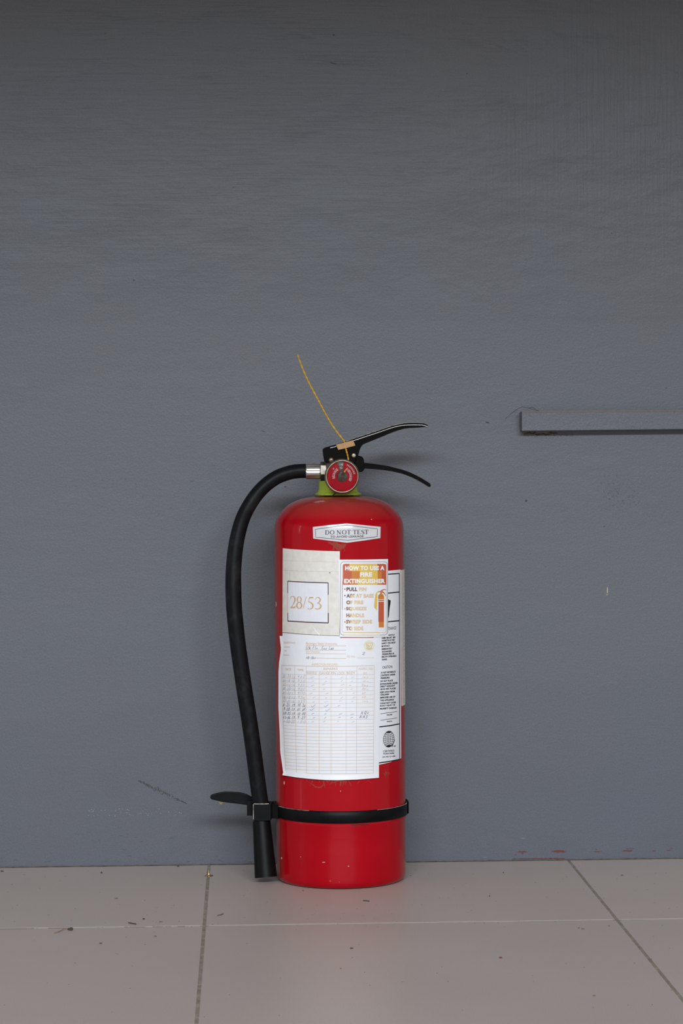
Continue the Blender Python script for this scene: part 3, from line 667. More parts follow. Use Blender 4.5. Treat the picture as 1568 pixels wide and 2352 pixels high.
# pen writing as single strokes
PEN = {'0': [[(.5, 1), (.1, .6), (.3, .05), (.8, .3), (.75, .85), (.5, 1)]], '1': [[(.35, 1), (.45, 0)]], '2': [[(.1, .75), (.5, 1), (.75, .7), (.15, .08), (.95, .05)]],
 '3': [[(.1, .9), (.7, .9), (.35, .55), (.8, .3), (.4, 0), (.05, .1)]], '4': [[(.15, 1), (.15, .5), (.85, .5)], [(.65, 1), (.6, 0)]], '5': [[(.8, 1), (.25, 1), (.2, .58), (.75, .45), (.6, .05), (.1, .05)]],
 '6': [[(.65, 1), (.15, .4), (.35, 0), (.75, .25), (.2, .42)]], '7': [[(.1, .95), (.85, .95), (.35, 0)]], '8': [[(.7, .85), (.3, 1), (.2, .7), (.75, .25), (.4, 0), (.15, .25), (.75, .85)]],
 '9': [[(.75, .85), (.3, .95), (.25, .55), (.72, .6), (.72, .9), (.6, 0)]], '-': [[(.1, .45), (.8, .5)]], ':': [[(.45, .7), (.5, .66)], [(.42, .25), (.47, .2)]], ' ': [],
 'A': [[(.05, 0), (.45, 1), (.8, 0)], [(.2, .4), (.75, .42)]], 'R': [[(.2, 0), (.2, 1), (.75, .8), (.25, .5), (.8, 0)]], 'Q': [[(.6, 1), (.15, .6), (.35, .1), (.75, .5), (.6, 1)], [(.45, .35), (.95, -.1)]],
 'S': [[(.8, .9), (.35, 1), (.25, .6), (.7, .35), (.35, 0), (.05, .15)]], 'c': [[(.8, .55), (.3, .6), (.15, .2), (.8, .05)]], 'm': [[(.05, .5), (.12, 0), (.35, .5), (.45, 0), (.7, .5), (.95, .05)]], 'w': [[(0, .4), (.3, .2), (.5, .45), (.8, .15), (1, .3)]],
 't': [[(.45, 1), (.4, .1), (.7, 0)], [(.15, .65), (.75, .7)]], 'h': [[(.2, 1), (.2, 0), (.45, .5), (.7, .4), (.75, 0)]], 'F': [[(.2, 0), (.2, 1), (.85, 1)], [(.2, .55), (.65, .58)]], 'l': [[(.4, 1), (.45, 0)]], 'r': [[(.2, .5), (.25, 0), (.3, .3), (.7, .5)]],
 '.': [[(.3, .02), (.4, .05)]], 'E': [[(.85, 1), (.2, 1), (.15, 0), (.85, 0)], [(.2, .5), (.7, .52)]], 'n': [[(.1, .5), (.15, 0), (.4, .5), (.75, .4), (.8, 0)]], 'v': [[(.1, .55), (.4, 0), (.8, .55)]], 'L': [[(.25, 1), (.15, .05), (.9, .05)]],
 'a': [[(.7, .5), (.2, .45), (.2, .02), (.65, .15), (.7, .5), (.85, 0)]], 'b': [[(.2, 1), (.2, 0), (.7, .1), (.6, .5), (.2, .35)]], 's': [[(.7, .5), (.3, .45), (.6, .2), (.15, 0)]], 'g': [[(.7, .5), (.2, .4), (.6, .1), (.7, .5), (.6, -.4), (.1, -.3)]], '~': [[(0, .5), (.5, .3), (1, .4)]]}
def pen(s, x0, y0, x1, y1, ink, wd=0.55, sl=0.0):
    n = len(s); cw = (x1-x0)/n
    for i, ch in enumerate(s):
        jx, jy = random.gauss(0, 1.4), random.gauss(0, 2.2); us = 0.75+0.4*random.random()
        for stroke in PEN[ch]:
            pts = [(X4(x0+cw*(i+0.08+0.84*u*us)+jx+9*(v-.5)+random.gauss(0, .5)), Y4(y1-v*(y1-y0)*us+jy+random.gauss(0, .9)+sl*(i/n))) for u, v in stroke]
            if len(pts) > 2: pr.curve(pts, wd, ink, n=3)
            else: pr.line(pts, wd, ink, n=99)
pr.off += 0.0001
pen('5th Flr. Env Lab', 350, 218, 676, 254, 'pen', 0.6); pen('10 lbs', 355, 326, 466, 358, 'pen', 0.6); pen('2', 985, 283, 1026, 315, 'pen', 0.7)
recs = ['01-14-16 930', '02-18-16 930', '03-16-16 920', '04-20-16 920', '05-12-17 900', '06-18-16 930', '07-21-16 930', '8 25 19 10:30', '9 28 19 01:00', '10-25 19 10:00', '11-26 19 9:27', '1-20-20 100']
for i, s in enumerate(recs):
    y = ys[i]+4; ink = 'pen' if 7 <= i <= 10 else 'fadedpen'; wd = 0.65 if 7 <= i <= 10 else 0.5
    d_, t_ = s.rsplit(' ', 1); pen(d_, 98, y-6, 232, y+28, ink, wd, 6); pen(t_, 258, y, 350, y+30, ink, wd, 4)
    for x in (430, 572, 742, 876):
        if (i in (7, 8) and x > 800) or (i == 8 and x > 700) : continue
        k = random.random(); yy = y+22+random.gauss(0, 4); r_ = 8+10*random.random(); xx = x+random.gauss(0, 12); ik = ink if i < 11 else 'fadedpen'
        if i in (7, 8) and x < 600: pr.curve([(X4(xx-22), Y4(yy)), (X4(xx-8), Y4(yy+12)), (X4(xx+26), Y4(yy-14))], 0.6, ik, n=3)
        else: pr.line([(X4(xx-r_), Y4(yy+5)), (X4(xx), Y4(yy-2)), (X4(xx+r_+4), Y4(yy-6*k-3))], 0.6, ik, n=99)
    sg = {0: 'lmw', 1: 'wnw', 2: 'Rmg', 3: 'Anw', 4: 'AR.', 5: 'nA.', 6: 'lnw'}.get(i)
    if sg: pen(sg, 985, y, 1060, y+28, 'pale', 0.55)
pen('AQc', 972, ys[9]-6, 1078, ys[9]+32, 'pen', 0.75); pen('AAS', 955, ys[10]-4, 1062, ys[10]+30, 'pen', 0.75)
pr.off -= 0.0001
pr.build('print', ins)

# instruction label
X2 = lambda x: 770+x/11.76
Y2 = lambda y: 1270+y/11.76
hw = sheet('instruction_label', [(776.8, 1285.3), (835, 1285.2), (890.9, 1284)], [(779.8, 1463.2), (840, 1463.6), (890.7, 1462.6)], [(776.8, 1285.3), (779.8, 1463.2)], [(890.9, 1284), (890.7, 1462.6)], 0.0011, M_PAPER, EX, 'white instruction label with faded orange heading')
pr = Print(0.00123)
def rrect(x0, y0, x1, y1, r, dxb=0.0):
    pts = []
    for (cx, cy, a0) in ((x1-r, y0+r, -90), (x1-r, y1-r, 0), (x0+r, y1-r, 90), (x0+r, y0+r, 180)):
        for i in range(7):
            a = math.radians(a0+90*i/6); x, y = cx+r*math.cos(a), cy+r*math.sin(a)
            pts.append((x+dxb*(1-(x-x0)/(x1-x0))*(y-y0)/(y1-y0), y))
    return pts
pr.line(rrect(782.2, 1290.2, 889.9, 1458.3, 7.5, -1.5), 0.8, 'brown', close=True)
pr.line(rrect(786.6, 1295.2, 887.0, 1452.6, 4.5, -1.3), 0.9, 'pale', close=True)
pr.line([(790, 1458.3), (850, 1458.6), (872, 1458.4)], 1.4, 'cream', d=0.0001); pr.line([(786, 1335), (785.6, 1400)], 0.9, 'red', d=0.0001); pr.line([(790, 1452.6), (872, 1452.8)], 1.2, 'yellow', d=0.0001)
def hq(xa, ya, xb, yb_, ink): pr.quad(X2(xa), Y2(ya), X2(xb), Y2(yb_), ink, nx=max(1, int((xb-xa)/60)), ny=2)
hq(204, 340, 375, 490, 'red'); hq(240, 297, 375, 340, 'red'); hq(210, 310, 242, 341, 'red'); hq(375, 297, 640, 490, 'yellow'); hq(640, 297, 900, 490, 'yellow'); hq(900, 297, 1132, 490, 'yellow'); hq(1132, 297, 1345, 340, 'red'); hq(1132, 340, 1378, 490, 'red'); hq(1342, 310, 1374, 341, 'red')
hq(204, 490, 440, 690, 'red'); hq(440, 490, 662, 690, 'orange'); hq(662, 490, 1142, 690, 'yellow'); hq(1142, 490, 1250, 690, 'orange'); hq(1250, 490, 1378, 690, 'red')
hq(202, 690, 400, 858, 'red'); hq(400, 690, 600, 858, 'orange'); hq(600, 690, 1130, 858, 'yellow'); hq(1130, 690, 1240, 858, 'orange'); hq(1240, 690, 1378, 858, 'red')
def T2(s, x0, x1, y0, y1, ink, bold=0.03): pr.text(s, X2(x0), X2(x1), Y2(y0), Y2(y1), ink, slope=-0.2, bold=bold, d=0.0002)
T2('HOW TO USE A', 262, 1326, 350, 472, 'white', 0.055); T2('FIRE', 662, 992, 525, 646, 'white', 0.055); T2('EXTINGUISHER', 234, 1342, 700, 824, 'white', 0.055)
for s, x0, x1, y0, y1 in (('PULL PIN', 300, 836, 930, 1032), ('AIM AT BASE', 298, 1036, 1106, 1210), ('OF FIRE', 296, 756, 1284, 1386), ('SQUEEZE', 290, 842, 1460, 1562), ('HANDLE', 298, 776, 1634, 1736), ('SWEEP SIDE', 290, 990, 1806, 1910), ('TO SIDE', 284, 756, 1986, 2090)): T2(s, x0, x1, y0, y1, 'fade', 0.04)
for y, ink in ((977, 'red'), (1153, 'brown'), (1508, 'tan'), (1865, 'orange')): pr.fan([(X2(257)+1.5*math.cos(a), Y2(y)+1.8*math.sin(a)) for a in [2*math.pi*i/10 for i in range(10)]], ink)
pr.fan([(X2(x), Y2(y)) for x, y in ((1155, 1180), (1165, 1140), (1195, 1110), (1235, 1098), (1270, 1108), (1298, 1135), (1312, 1180), (1314, 1248), (1155, 1248))][::-1], 'orange')
pr.quad(X2(1158), Y2(1262), X2(1312), Y2(1300), 'orange', 3, 1); pr.quad(X2(1162), Y2(1318), X2(1310), Y2(1860), 'red', 3, 8); pr.quad(X2(1172), Y2(1860), X2(1308), Y2(2010), 'orange', 3, 2)
pr.fan([(X2(x), Y2(y)) for x, y in ((1085, 1100), (1128, 1075), (1130, 1200), (1126, 1400), (1118, 1555), (1045, 1465), (1060, 1280))], 'yellow')
pr.line([(X2(1110), Y2(1090)), (X2(1150), Y2(1052)), (X2(1215), Y2(1040))], [3, 2, 1.5], 'yellow'); pr.line([(X2(1150), Y2(1048)), (X2(1225), Y2(1042))], 2, 'orange', d=0.0001)
pr.line([(X2(1235), Y2(1100)), (X2(1240), Y2(1020))], 4.0, 'orange', d=0.0001); pr.line([(X2(1240), Y2(1025)), (X2(1290), Y2(995)), (X2(1340), Y2(985)), (X2(1368), Y2(1010))], [3, 2, 1.6, 1], 'red'); pr.line([(X2(1255), Y2(1045)), (X2(1310), Y2(1075)), (X2(1365), Y2(1160))], [3, 2.4, 0.8], 'red')
pr.build('print', hw)

# do not test sticker
X7 = lambda x: 700+x/8.253
Y7 = lambda y: 1190+y/8.253
st_ = sheet('warning_sticker', [(718.2, 1210.4), (757, 1206), (795.7, 1202.1), (835, 1206.1), (873.9, 1210)], [(719.1, 1237), (758, 1242), (796.9, 1246.7), (835, 1241.6), (873.3, 1236)], [(718.2, 1210.4), (719.1, 1237)], [(873.9, 1210), (873.3, 1236)], 0.0003, M_STICK, EX, 'white hexagonal sticker on the shoulder', 40, 10)
pr = Print(0.00045)
pr.line([(723.6, 1215.7), (759.6, 1210.7), (795.7, 1206.1), (831, 1210.4), (866.6, 1214.8), (866, 1232.4), (832, 1236.8), (798.8, 1241.1), (761, 1237.4), (724.6, 1234)], 1.2, 'grey', close=True, n=8)
lw = ['D', 'O', ' ', 'N', 'O', 'T', ' ', 'T', 'E', 'S', 'T']; cw = {'D': (383, 462), 'O': (478, 555)}
xs = [('D', 383, 460), ('O', 476, 556), ('N', 602, 686), ('O', 704, 786), ('T', 796, 872), ('T', 908, 984), ('E', 990, 1056), ('S', 1070, 1128), ('T', 1134, 1202)]
for ch, a, b in xs: serif(pr, ch, X7(a), X7(b), Y7(236), Y7(314), 2.1, 'grey', slope=-0.014*1.0) if False else serif(pr, ch, X7(a), X7(b), Y7(234-12*(a-383)/800), Y7(310-8*(a-383)/800), 2.1, 'grey')
pr.text('TO AVOID LEAKAGE', 758.2, 834.9, 1230.4, 1235.5, 'grey', slope=-1.2, bold=0.03)
pr.build('print', st_)

# glue residue below the stickers
M_GLUE = mat('dried_glue', (0.40, 0.10, 0.06), 0.7, alpha=0.35)
def residue(name, x, y, n, length, spread):
    mb = MB()
    for k in range(n):
        a = random.gauss(math.pi/2, 0.75); l = length*(0.3+0.7*random.random()); x0 = x+random.gauss(0, spread); y0 = y+random.random()*4; w0 = 1.2+2*random.random()
        pts = [(x0, y0), (x0+l*0.5*math.cos(a), y0+l*0.5*math.sin(a)), (x0+l*math.cos(a+.2), y0+l*math.sin(a+.2))]
        q = []
        for (xx, yy), w_ in zip(pts, (w0, w0*0.7, 0.2)): q += [S(xx-w_/2, yy, 0.00015+k*2e-6), S(xx+w_/2, yy, 0.00015+k*2e-6)]
        mb.add(q, [(0, 1, 3, 2), (2, 3, 5, 4)])
    prop(mb.build(name, M_GLUE, EX), 'brownish glue residue', None, None, 'stuff')
def smudge(outline, off=0.00012):
    mb = MB(); mb.add([S(x, y, off) for x, y in outline], [tuple(range(len(outline)))]); mb.build('glue_smudge', M_GLUE, EX)
smudge([(701, 1788), (778, 1790), (779, 1795), (768, 1797), (756, 1799), (744, 1803), (738, 1809), (731, 1810.5), (722, 1808), (715, 1800), (706, 1795)])
smudge([(752, 1243), (772, 1246), (796, 1249), (793, 1256), (784, 1262), (778, 1270), (773, 1262), (764, 1252), (754, 1248)])
residue('glue_residue', 776, 1247, 20, 26, 8); residue('glue_residue', 770, 1792, 22, 18, 26); residue('glue_residue', 886, 1772, 16, 14, 3)
# paint chips on the cylinder
mb = MB()
for x, y, a, b in ((652.5, 1798, 3.4, 10), (646.5, 1971, 3.5, 5), (743, 1980.5, 9, 2), (800, 1989.5, 5, 2.4), (853, 1193, 2.6, 2.6), (633.8, 1388, 3, 14), (758, 2023.5, 5, 1), (779, 2026, 2, 1), (690, 1968, 3, 2), (782, 1817, 2, 3)):
    pts = [S(x+a/2*math.cos(t_)*(1-.3*random.random()), y+b/2*math.sin(t_)*(1-.3*random.random()), 0.00012) for t_ in [2*math.pi*i/10 for i in range(10)]]
    mb.add(pts, [tuple(range(10))])
prop(mb.build('paint_chip', mat('chip_primer', (0.62, 0.42, 0.36), 0.6), EX), None, None, None, 'stuff')

# ---- strap round the cylinder
z0, z1 = P(783, 1891.0, AY-RB).z, P(783, 1863.5, AY-RB).z
RS = RB+0.0022
revolve([(RB+0.0004, z0), (RS-0.0004, z0), (RS, z0+0.0004), (RS, z1-0.0004), (RS-0.0004, z1), (RB+0.0004, z1)], (AX, AY, 0), 96).build('strap', M_PLASTIC, EX)
strap = COL.objects['strap']
mb = MB(); revolve([(RB+0.0012, z1+0.00012), (RS-0.0003, z1+0.00012), (RS+0.00012, z1-0.0003)], (AX, AY, 0), 30, a0=math.radians(196), a1=math.radians(240), mb=mb); mb.build('worn_edge', M_WORN, strap); mb = MB()
revolve([(RB+0.0012, z1+0.00012), (RS-0.0003, z1+0.00012), (RS+0.00012, z1-0.0003)], (AX, AY, 0), 30, a0=math.radians(300), a1=math.radians(350), mb=mb)
mb.build('worn_edge', M_WORN, strap)
mb = MB()
for k in range(7):
    x = 812+k*5; y = 1895.6-k*.25; pts = [S(x+7*math.cos(t_), y+(1.5-.1*k)*math.sin(t_), 0.00062+1e-5*k) for t_ in [2*math.pi*i/9 for i in range(9)]]; mb.add(pts, [tuple(range(9))])
mb.build('scuff_mark', mat('black_scuff', (0.03, 0.004, 0.005), 0.4), EX)

# ---- hose
HY = -0.108
hose_px = [(702.5, 1081.5, -0.101), (681, 1082.5, -0.101), (661, 1086.5, -0.102), (635, 1096.5, -0.103), (609, 1115, -0.104), (586, 1140, -0.105), (567.5, 1169, -0.106), (555, 1197, -0.106), (545.5, 1232, -0.107), (539.5, 1268, -0.108), (536, 1310, -0.109), (535.6, 1345, -0.110), (537, 1390, -0.111), (540.5, 1430, HY-0.004), (546, 1480, HY-0.004), (554.5, 1540, HY-0.004), (563.5, 1600, HY-0.004), (573, 1660, HY-0.004), (581.5, 1720, HY-0.004), (588, 1770, HY-0.004), (594, 1815, HY-0.004), (599, 1850, HY-0.004), (601, 1884, HY-0.004)]
pts = catmull([P(x, y, d) for x, y, d in hose_px], 6); n = len(pts)
rad_ = [(0.0076 if i < n*0.25 else 0.0076+0.0009*min(1, (i/n-0.25)/0.25)) for i in range(n)]
tube(pts, rad_, 28).build('hose', M_RUBBER, EX)
# nozzle
a = P(600.4, 1885.5, HY-0.004); b = P(610.5, 2015, -0.122); npts = [a.lerp(b, k/10) for k in range(11)]
nr = [0.0094+(0.0119-0.0094)*k/10 for k in range(11)]
mb = tube(npts, nr, 36, cap=False); d_ = (b-a).normalized()
inner = [b, b-d_*0.02]; tube([b, b-d_*0.004, b-d_*0.03], [0.0119, 0.0104, 0.0085], 36, mb=mb)
mb2 = tube([a-d_*0.0002, a+d_*0.0001], [0.0088, 0.0094], 36, mb=mb)
mb.build('nozzle', M_PLASTIC, EX)
# hose clip joined to the strap
ya = HY-0.004-0.0105
clip = prism([(581, 1846.5), (600, 1848.2), (621.5, 1846), (621.8, 1884.5), (600, 1886.2), (581.5, 1884.5)], ya, ya+0.0022)
L1 = P(581, 1846.5, ya); R1 = P(621.5, 1846, ya)
def wallbit(mb, p0, p1, zt, zb, th):
    """short upright plate between two plan points"""
    dx, dy = p1[0]-p0[0], p1[1]-p0[1]; l = math.hypot(dx, dy); nx, ny = -dy/l*th/2, dx/l*th/2
    v = []
    for z in (zb, zt):
        v += [(p0[0]+nx, p0[1]+ny, z), (p1[0]+nx, p1[1]+ny, z), (p1[0]-nx, p1[1]-ny, z), (p0[0]-nx, p0[1]-ny, z)]
    mb.add(v, [(3, 2, 1, 0), (4, 5, 6, 7), (0, 1, 5, 4), (1, 2, 6, 5), (2, 3, 7, 6), (3, 0, 4, 7)])
zt, zb = L1.z, P(581, 1884, ya).z
wallbit(clip, (L1.x+0.0009, ya+0.001), (L1.x-0.0002, ya+0.0215), zt-0.0006, zb+0.0008, 0.0018)          # left cheek
wallbit(clip, (R1.x-0.0005, ya+0.001), (R1.x+0.0022, ya+0.0215), zt, zb, 0.0018)          # right cheek
wallbit(clip, (L1.x-0.0065, ya+0.0220), (R1.x+0.009, ya+0.0220), zt-0.0004, zb+0.0018, 0.0020)      # back plate with the flange showing left
rs = AX-RS*math.cos(math.radians(12)); 
wallbit(clip, (R1.x-0.0004, ya+0.0035), (AX-RS*math.cos(math.radians(20)), AY-RS*math.sin(math.radians(20))), zt-0.0004, zb+0.0016, 0.0018)
clip.build('hose_clip', M_PLASTIC, strap, bevel=0.0004)
mb = MB(); v0 = P(582.5, 1846.6, ya-0.0001); v1 = P(617, 1846.6, ya-0.0001)
box(mb, v0.x, v1.x, ya+0.0001, ya+0.0020, zt-0.0007, zt+0.0003-0.0008+0.0008)
mb.build('worn_edge', M_WORN, strap); mb = MB(); box(mb, v0.x-0.0008, v0.x-0.0001, ya-0.0002, ya+0.0015, zb+0.001, zt-0.0005)
mb.build('worn_edge', M_WORN, strap)
# hanger tab sticking out to the left behind the hose
out = [(482.6, 1831.5), (483.3, 1827.5), (488, 1824.6), (500, 1821.3), (514.7, 1818.6), (533, 1818.9), (551, 1820.2), (565, 1824), (577, 1830), (590, 1839), (590, 1851), (579, 1850.5), (558, 1848), (530, 1844.6), (509, 1841.6), (498, 1839), (488, 1837), (483.8, 1835)]
prism(out, HY+0.016, HY+0.0195).build('hanger_tab', M_PLASTIC, strap, bevel=0.0008)
prism([(502, 1841), (513, 1842.5), (511, 1847), (508, 1849.3), (505, 1848), (503, 1845)], HY+0.0175, HY+0.0192).build('hanger_pad', noisy('olive_foam', (0.17, 0.14, 0.05), (0.24, 0.20, 0.09), 200, 0.8), strap, bevel=0.0004)
# buckle at the right flank of the strap
mb = MB(); aa = math.radians(12)
for k in range(2): pass
revolve([(RS-0.0002, z0+0.0004), (RS+0.0011, z0+0.0008), (RS+0.0011, z1+0.0004), (RS-0.0002, z1+0.0008)], (AX, AY, 0), 12, a0=math.radians(-8), a1=math.radians(28), mb=mb)
mb.build('buckle', M_PLASTIC, strap)

# ---- head: collar, valve, levers, gauge
S_ = 5553/2.577
def pr2(dx): return dx/S_
zc0 = zp(1138.5)
cprof = [(pr2(40), zp(1137.5)), (pr2(53.2), zp(1137.2)), (pr2(53.5), zp(1133.8)), (pr2(50), zp(1132.2)), (pr2(46.5), zp(1129.5)), (pr2(44.6), zp(1124)), (pr2(43.8), zp(1105)), (pr2(41.5), zp(1104))]
revolve(cprof, (AX-pr2(1.5), AY, 0), 56).build('collar', M_GREEN, EX)
mb = MB(); gp = [P(760, 1139, AY-0.0262), P(766, 1134.6, AY-0.0262), P(770, 1131, AY-0.0252), P(771.5, 1132, AY-0.0252), P(768, 1136.5, AY-0.0262), P(764, 1139.2, AY-0.0262)]
mb.add(gp, [tuple(range(6))]); mb.build('notch', mat('notch_dark', (0.03, 0.035, 0.01), 0.8), COL.objects['collar'])
vc = (AX-pr2(1), AY, 0)
revolve([(0, zp(1134)), (pr2(38), zp(1134)), (pr2(38), zp(1106)), (pr2(34), zp(1103)), (pr2(34), zp(1068)), (pr2(30), zp(1058)), (0, zp(1058))], vc, 40).build('valve_body', M_NUT, EX)
# side outlet nut and ferrule
HX = P(736, 1082.5, AY); 
def xcyl(x0, x1, r, seg, zc, rot=0.0, mb=None, m=0, smooth=False):
    mb = mb or MB(); n = seg; vs = []
    for x in (x0, x1):
        for i in range(n):
            a = 2*math.pi*i/n+rot; vs.append((x, AY+r*math.cos(a), zc+r*math.sin(a)))
    mb.add(vs, [(i, (i+1) % n, n+(i+1) % n, n+i) for i in range(n)], m, smooth); mb.add(vs, [tuple(range(n))[::-1], tuple(range(n, 2*n))], m); return mb
zc = P(736, 1082.5, AY).z
xcyl(P(736, 1082, AY).x, P(750, 1082, AY).x, 0.0105, 6, zc, 0.35).build('outlet_nut', M_NUT, EX, bevel=0.0006)
mb = MB(); N = 40; xsf = [P(x, 1082, AY).x for x in (702, 704, 733, 736)]; vs = []
for x, k in zip(xsf, (0.0079, 0.0083, 0.0083, 0.0079)):
    for i in range(N):
        a = 2*math.pi*i/N; rr = k-(0.0004 if i % 5 == 0 and 0.0082 < k else 0)
        vs.append((x, AY+rr*math.cos(a), zc+rr*math.sin(a)))
mb.add(vs, [(j*N+i, j*N+(i+1) % N, (j+1)*N+(i+1) % N, (j+1)*N+i) for j in range(3) for i in range(N)]+[tuple(range(N))[::-1], tuple(range(3*N, 4*N))])
mb.build('ferrule', M_STEEL, EX)

# levers: bent channel, two cheeks under a top web
LW = 0.0105
up_top = [(741.5, 1031), (746, 1028), (757, 1024.8), (772.7, 1020.6), (795, 1013.5), (818.6, 1005.4), (845, 996.5), (869.6, 988.4), (891, 980.8), (910.4, 975.2), (926, 972.6), (941, 971.6), (958, 971.6), (974, 972.6), (983, 976.6)]
up_bot = [(980, 979.6), (966, 981.6), (953.8, 982.2), (940, 983), (928, 984.8), (912, 989.2), (895, 995.6), (876, 1003.6), (857, 1011.2), (842, 1017.2), (833.5, 1021), (829, 1026), (826, 1033), (822.4, 1047), (821, 1060), (800, 1066), (770, 1066), (746, 1062), (743, 1045)]
outline = up_top+up_bot
def cheek(mb, poly, y0, y1): prism(poly, y0, y1, mb=mb)
mb = MB(); cheek(mb, outline, AY-LW, AY-LW+0.0022)
f = [P(x, y, AY-LW) for x, y in outline]
for p_ in (1,):
    v = [Vector((p.x, AY+LW-0.0022, p.z)) for p in f]; b2 = [Vector((p.x, AY+LW, p.z)) for p in f]; n = len(f)
    mb.add(v+b2, [tuple(range(n)), tuple(range(n, 2*n))[::-1]]+[(i, n+i, n+(i+1) % n, (i+1) % n) for i in range(n)])
tt = [P(x, y, AY-LW) for x, y in up_top]
vs = []
for i, p in enumerate(tt):
    t_ = (tt[min(i+1, len(tt)-1)]-tt[max(i-1, 0)]).normalized(); nn = Vector((t_.z, 0, -t_.x))
    q_ = p+nn*0.0022
    vs += [(p.x, AY-LW+0.0004, p.z), (p.x, AY+LW-0.0004, p.z), (q_.x, AY+LW-0.0004, q_.z), (q_.x, AY-LW+0.0004, q_.z)]
n = len(tt); fs = []
for i in range(n-1):
    for k in range(4): fs.append((4*i+k, 4*i+(k+1) % 4, 4*i+4+(k+1) % 4, 4*i+4+k))
fs += [(0, 3, 2, 1), (4*n-4, 4*n-3, 4*n-2, 4*n-1)]
mb.add(vs, fs)
mb.build('squeeze_lever', M_BLACK, EX, bevel=0.0011, seg=3)
lev = COL.objects['squeeze_lever']
def glint_band(pts, name, parent, m, depth):
    # shallow band added along a lever's upper front edge, tilted to catch a highlight
    base = [P(x, y, depth) for x, y in pts]; K = 6; H = 0.0024; vs = []; fs = []
    prof_ = []; y_ = 0.0
    for k in range(K+1):
        prof_.append((H*k/K, y_)); y_ += H/K*math.tan(math.radians(1+24*k/K))
    for i, p in enumerate(base):
        t_ = (base[min(i+1, len(base)-1)]-base[max(i-1, 0)]).normalized(); nn = Vector((t_.z, 0, -t_.x))
        vs.append(tuple(p+nn*(H+0.0006)+Vector((0, 0.0003, 0))))
        for hgt, dy in prof_: q_ = p+nn*(H+0.0006-hgt); vs.append((q_.x, depth-y_+dy, q_.z))
    W = K+2
    for i in range(len(base)-1):
        for k in range(W-1): fs.append((i*W+k, (i+1)*W+k, (i+1)*W+k+1, i*W+k+1))
    MB().add(vs, fs, 0, True).build(name, m, parent)
cpt = [(p.x, p.y) for p in catmull([(x, y, 0) for x, y in up_top[2:]], 3)]
glint_band(cpt, 'glint_edge', lev, M_GLOSS, AY-LW)
tube([P(x, y, AY-LW+0.0005)+Vector((0, 0, 0.0001)) for x, y in up_top[4:11]], 0.00042, 6).build('worn_edge', M_WORN, lev)
def ydisc(name, px, py, rpx, y0, y1, m, parent, dome=0.0):
    p = P(px, py, y0); r = rpx/2170
    return revolve([(0, -(y0)+dome), (r*0.6, -y0+dome*0.8), (r, -y0), (r, -y1), (0, -y1)], (p.x, 0, p.z), 24, axis='Y').build(name, m, parent)
ydisc('rivet', 812.2, 1046, 4.6, AY-LW-0.0007, AY+LW, noisy('pale_rivet', (0.55, 0.46, 0.33), (0.42, 0.34, 0.24), 300, 0.4, 0.3, bump=0), lev, 0.0005)
ydisc('stem_pin', 760.3, 1056.5, 5.6, AY-LW-0.003, AY, M_DULL, EX, 0.001)
# carrying handle
lo_top = [(812, 1048), (824, 1046.8), (831, 1048.5), (835.5, 1053), (836.5, 1062.8), (852, 1064.6), (869.6, 1067), (890, 1070.2), (907.9, 1074.6), (925, 1079.2), (941, 1084.8), (956, 1091.8), (969, 1099), (980, 1105.6), (987, 1110.4), (989.5, 1115)]
lo_bot = [(988, 1118.2), (984.5, 1118.6), (978, 1114.2), (971.6, 1110.2), (959, 1103), (946, 1096.6), (934, 1091.6), (920.6, 1087.2), (902, 1083), (882, 1079.8), (860, 1077.6), (837, 1076), (835.5, 1081), (831, 1083.8), (812, 1085)]
y0, y1 = AY-0.0085, AY+0.0085
mb = prism(lo_top[:5]+[(837, 1076)]+lo_bot[-3:], AY-0.0105, AY+0.0105)
mb.build('pivot_block', M_BLACK, EX, bevel=0.0018, seg=3)
prism([(830, 1062.2)]+lo_top[4:]+lo_bot[:12]+[(830, 1075.6)], y0, y1).build('carrying_handle', M_BLACK, EX, bevel=0.0016, seg=3)
# gauge
GY = AY-0.040; gc = P(785.6, 1094.4, GY); GS = 5553/(2.678+GY); gr = 40.4/GS
mb = MB(); revolve([(0, -0.0), (gr*0.55, 0.0), (gr*0.9, 0.001), (gr*0.99, 0.0025), (gr, 0.006), (gr*0.985, 0.0085), (gr*0.94, 0.0100), (gr*0.885, 0.0105), (gr*0.86, 0.0098), (gr*0.855, 0.0085)], (gc.x, GY+0.0105, gc.z), 72, axis='Y', mb=mb)
GA = mb.build('pressure_gauge', M_DULL, EX)
tube([(gc.x, GY+0.010, gc.z), (gc.x, AY-0.010, gc.z)], 0.0065, 20).build('gauge_stem', M_NUT, GA)
fY = GY+0.0022                                            # dial plate
revolve([(0, 0.0), (gr*0.86, 0.0)], (gc.x, fY, gc.z), 64, axis='Y').build('dial', mat('dial_red', (0.33, 0.001, 0.008), 0.5, spec=0.1), GA)
dpx = GS
def gpt(r, a, d=0.0002): return (gc.x+r/dpx*math.sin(math.radians(a)), fY-d, gc.z+r/dpx*math.cos(math.radians(a)))
mb = MB(); 
for k in range(8): a0_, a1_ = -20+26*k/8, -20+26*(k+1)/8; mb.add([gpt(13, a0_+2 if k == 0 else a0_), gpt(13, a1_), gpt(33.5, a1_), gpt(33.5, a0_)], [(0, 3, 2, 1)])
mb.build('dial_zone', mat('dial_green', (0.012, 0.085, 0.05), 0.4), GA)['label'] = 'dark green wedge at the top of the dial'
revolve([(0, 0.0012), (2.0/dpx, 0.0012), (2.4/dpx, 0.0006), (11/dpx, 0.0006), (12.6/dpx, 0.0)], (gc.x, fY-0.0003, gc.z), 40, axis='Y').build('hub', M_NUT, GA)
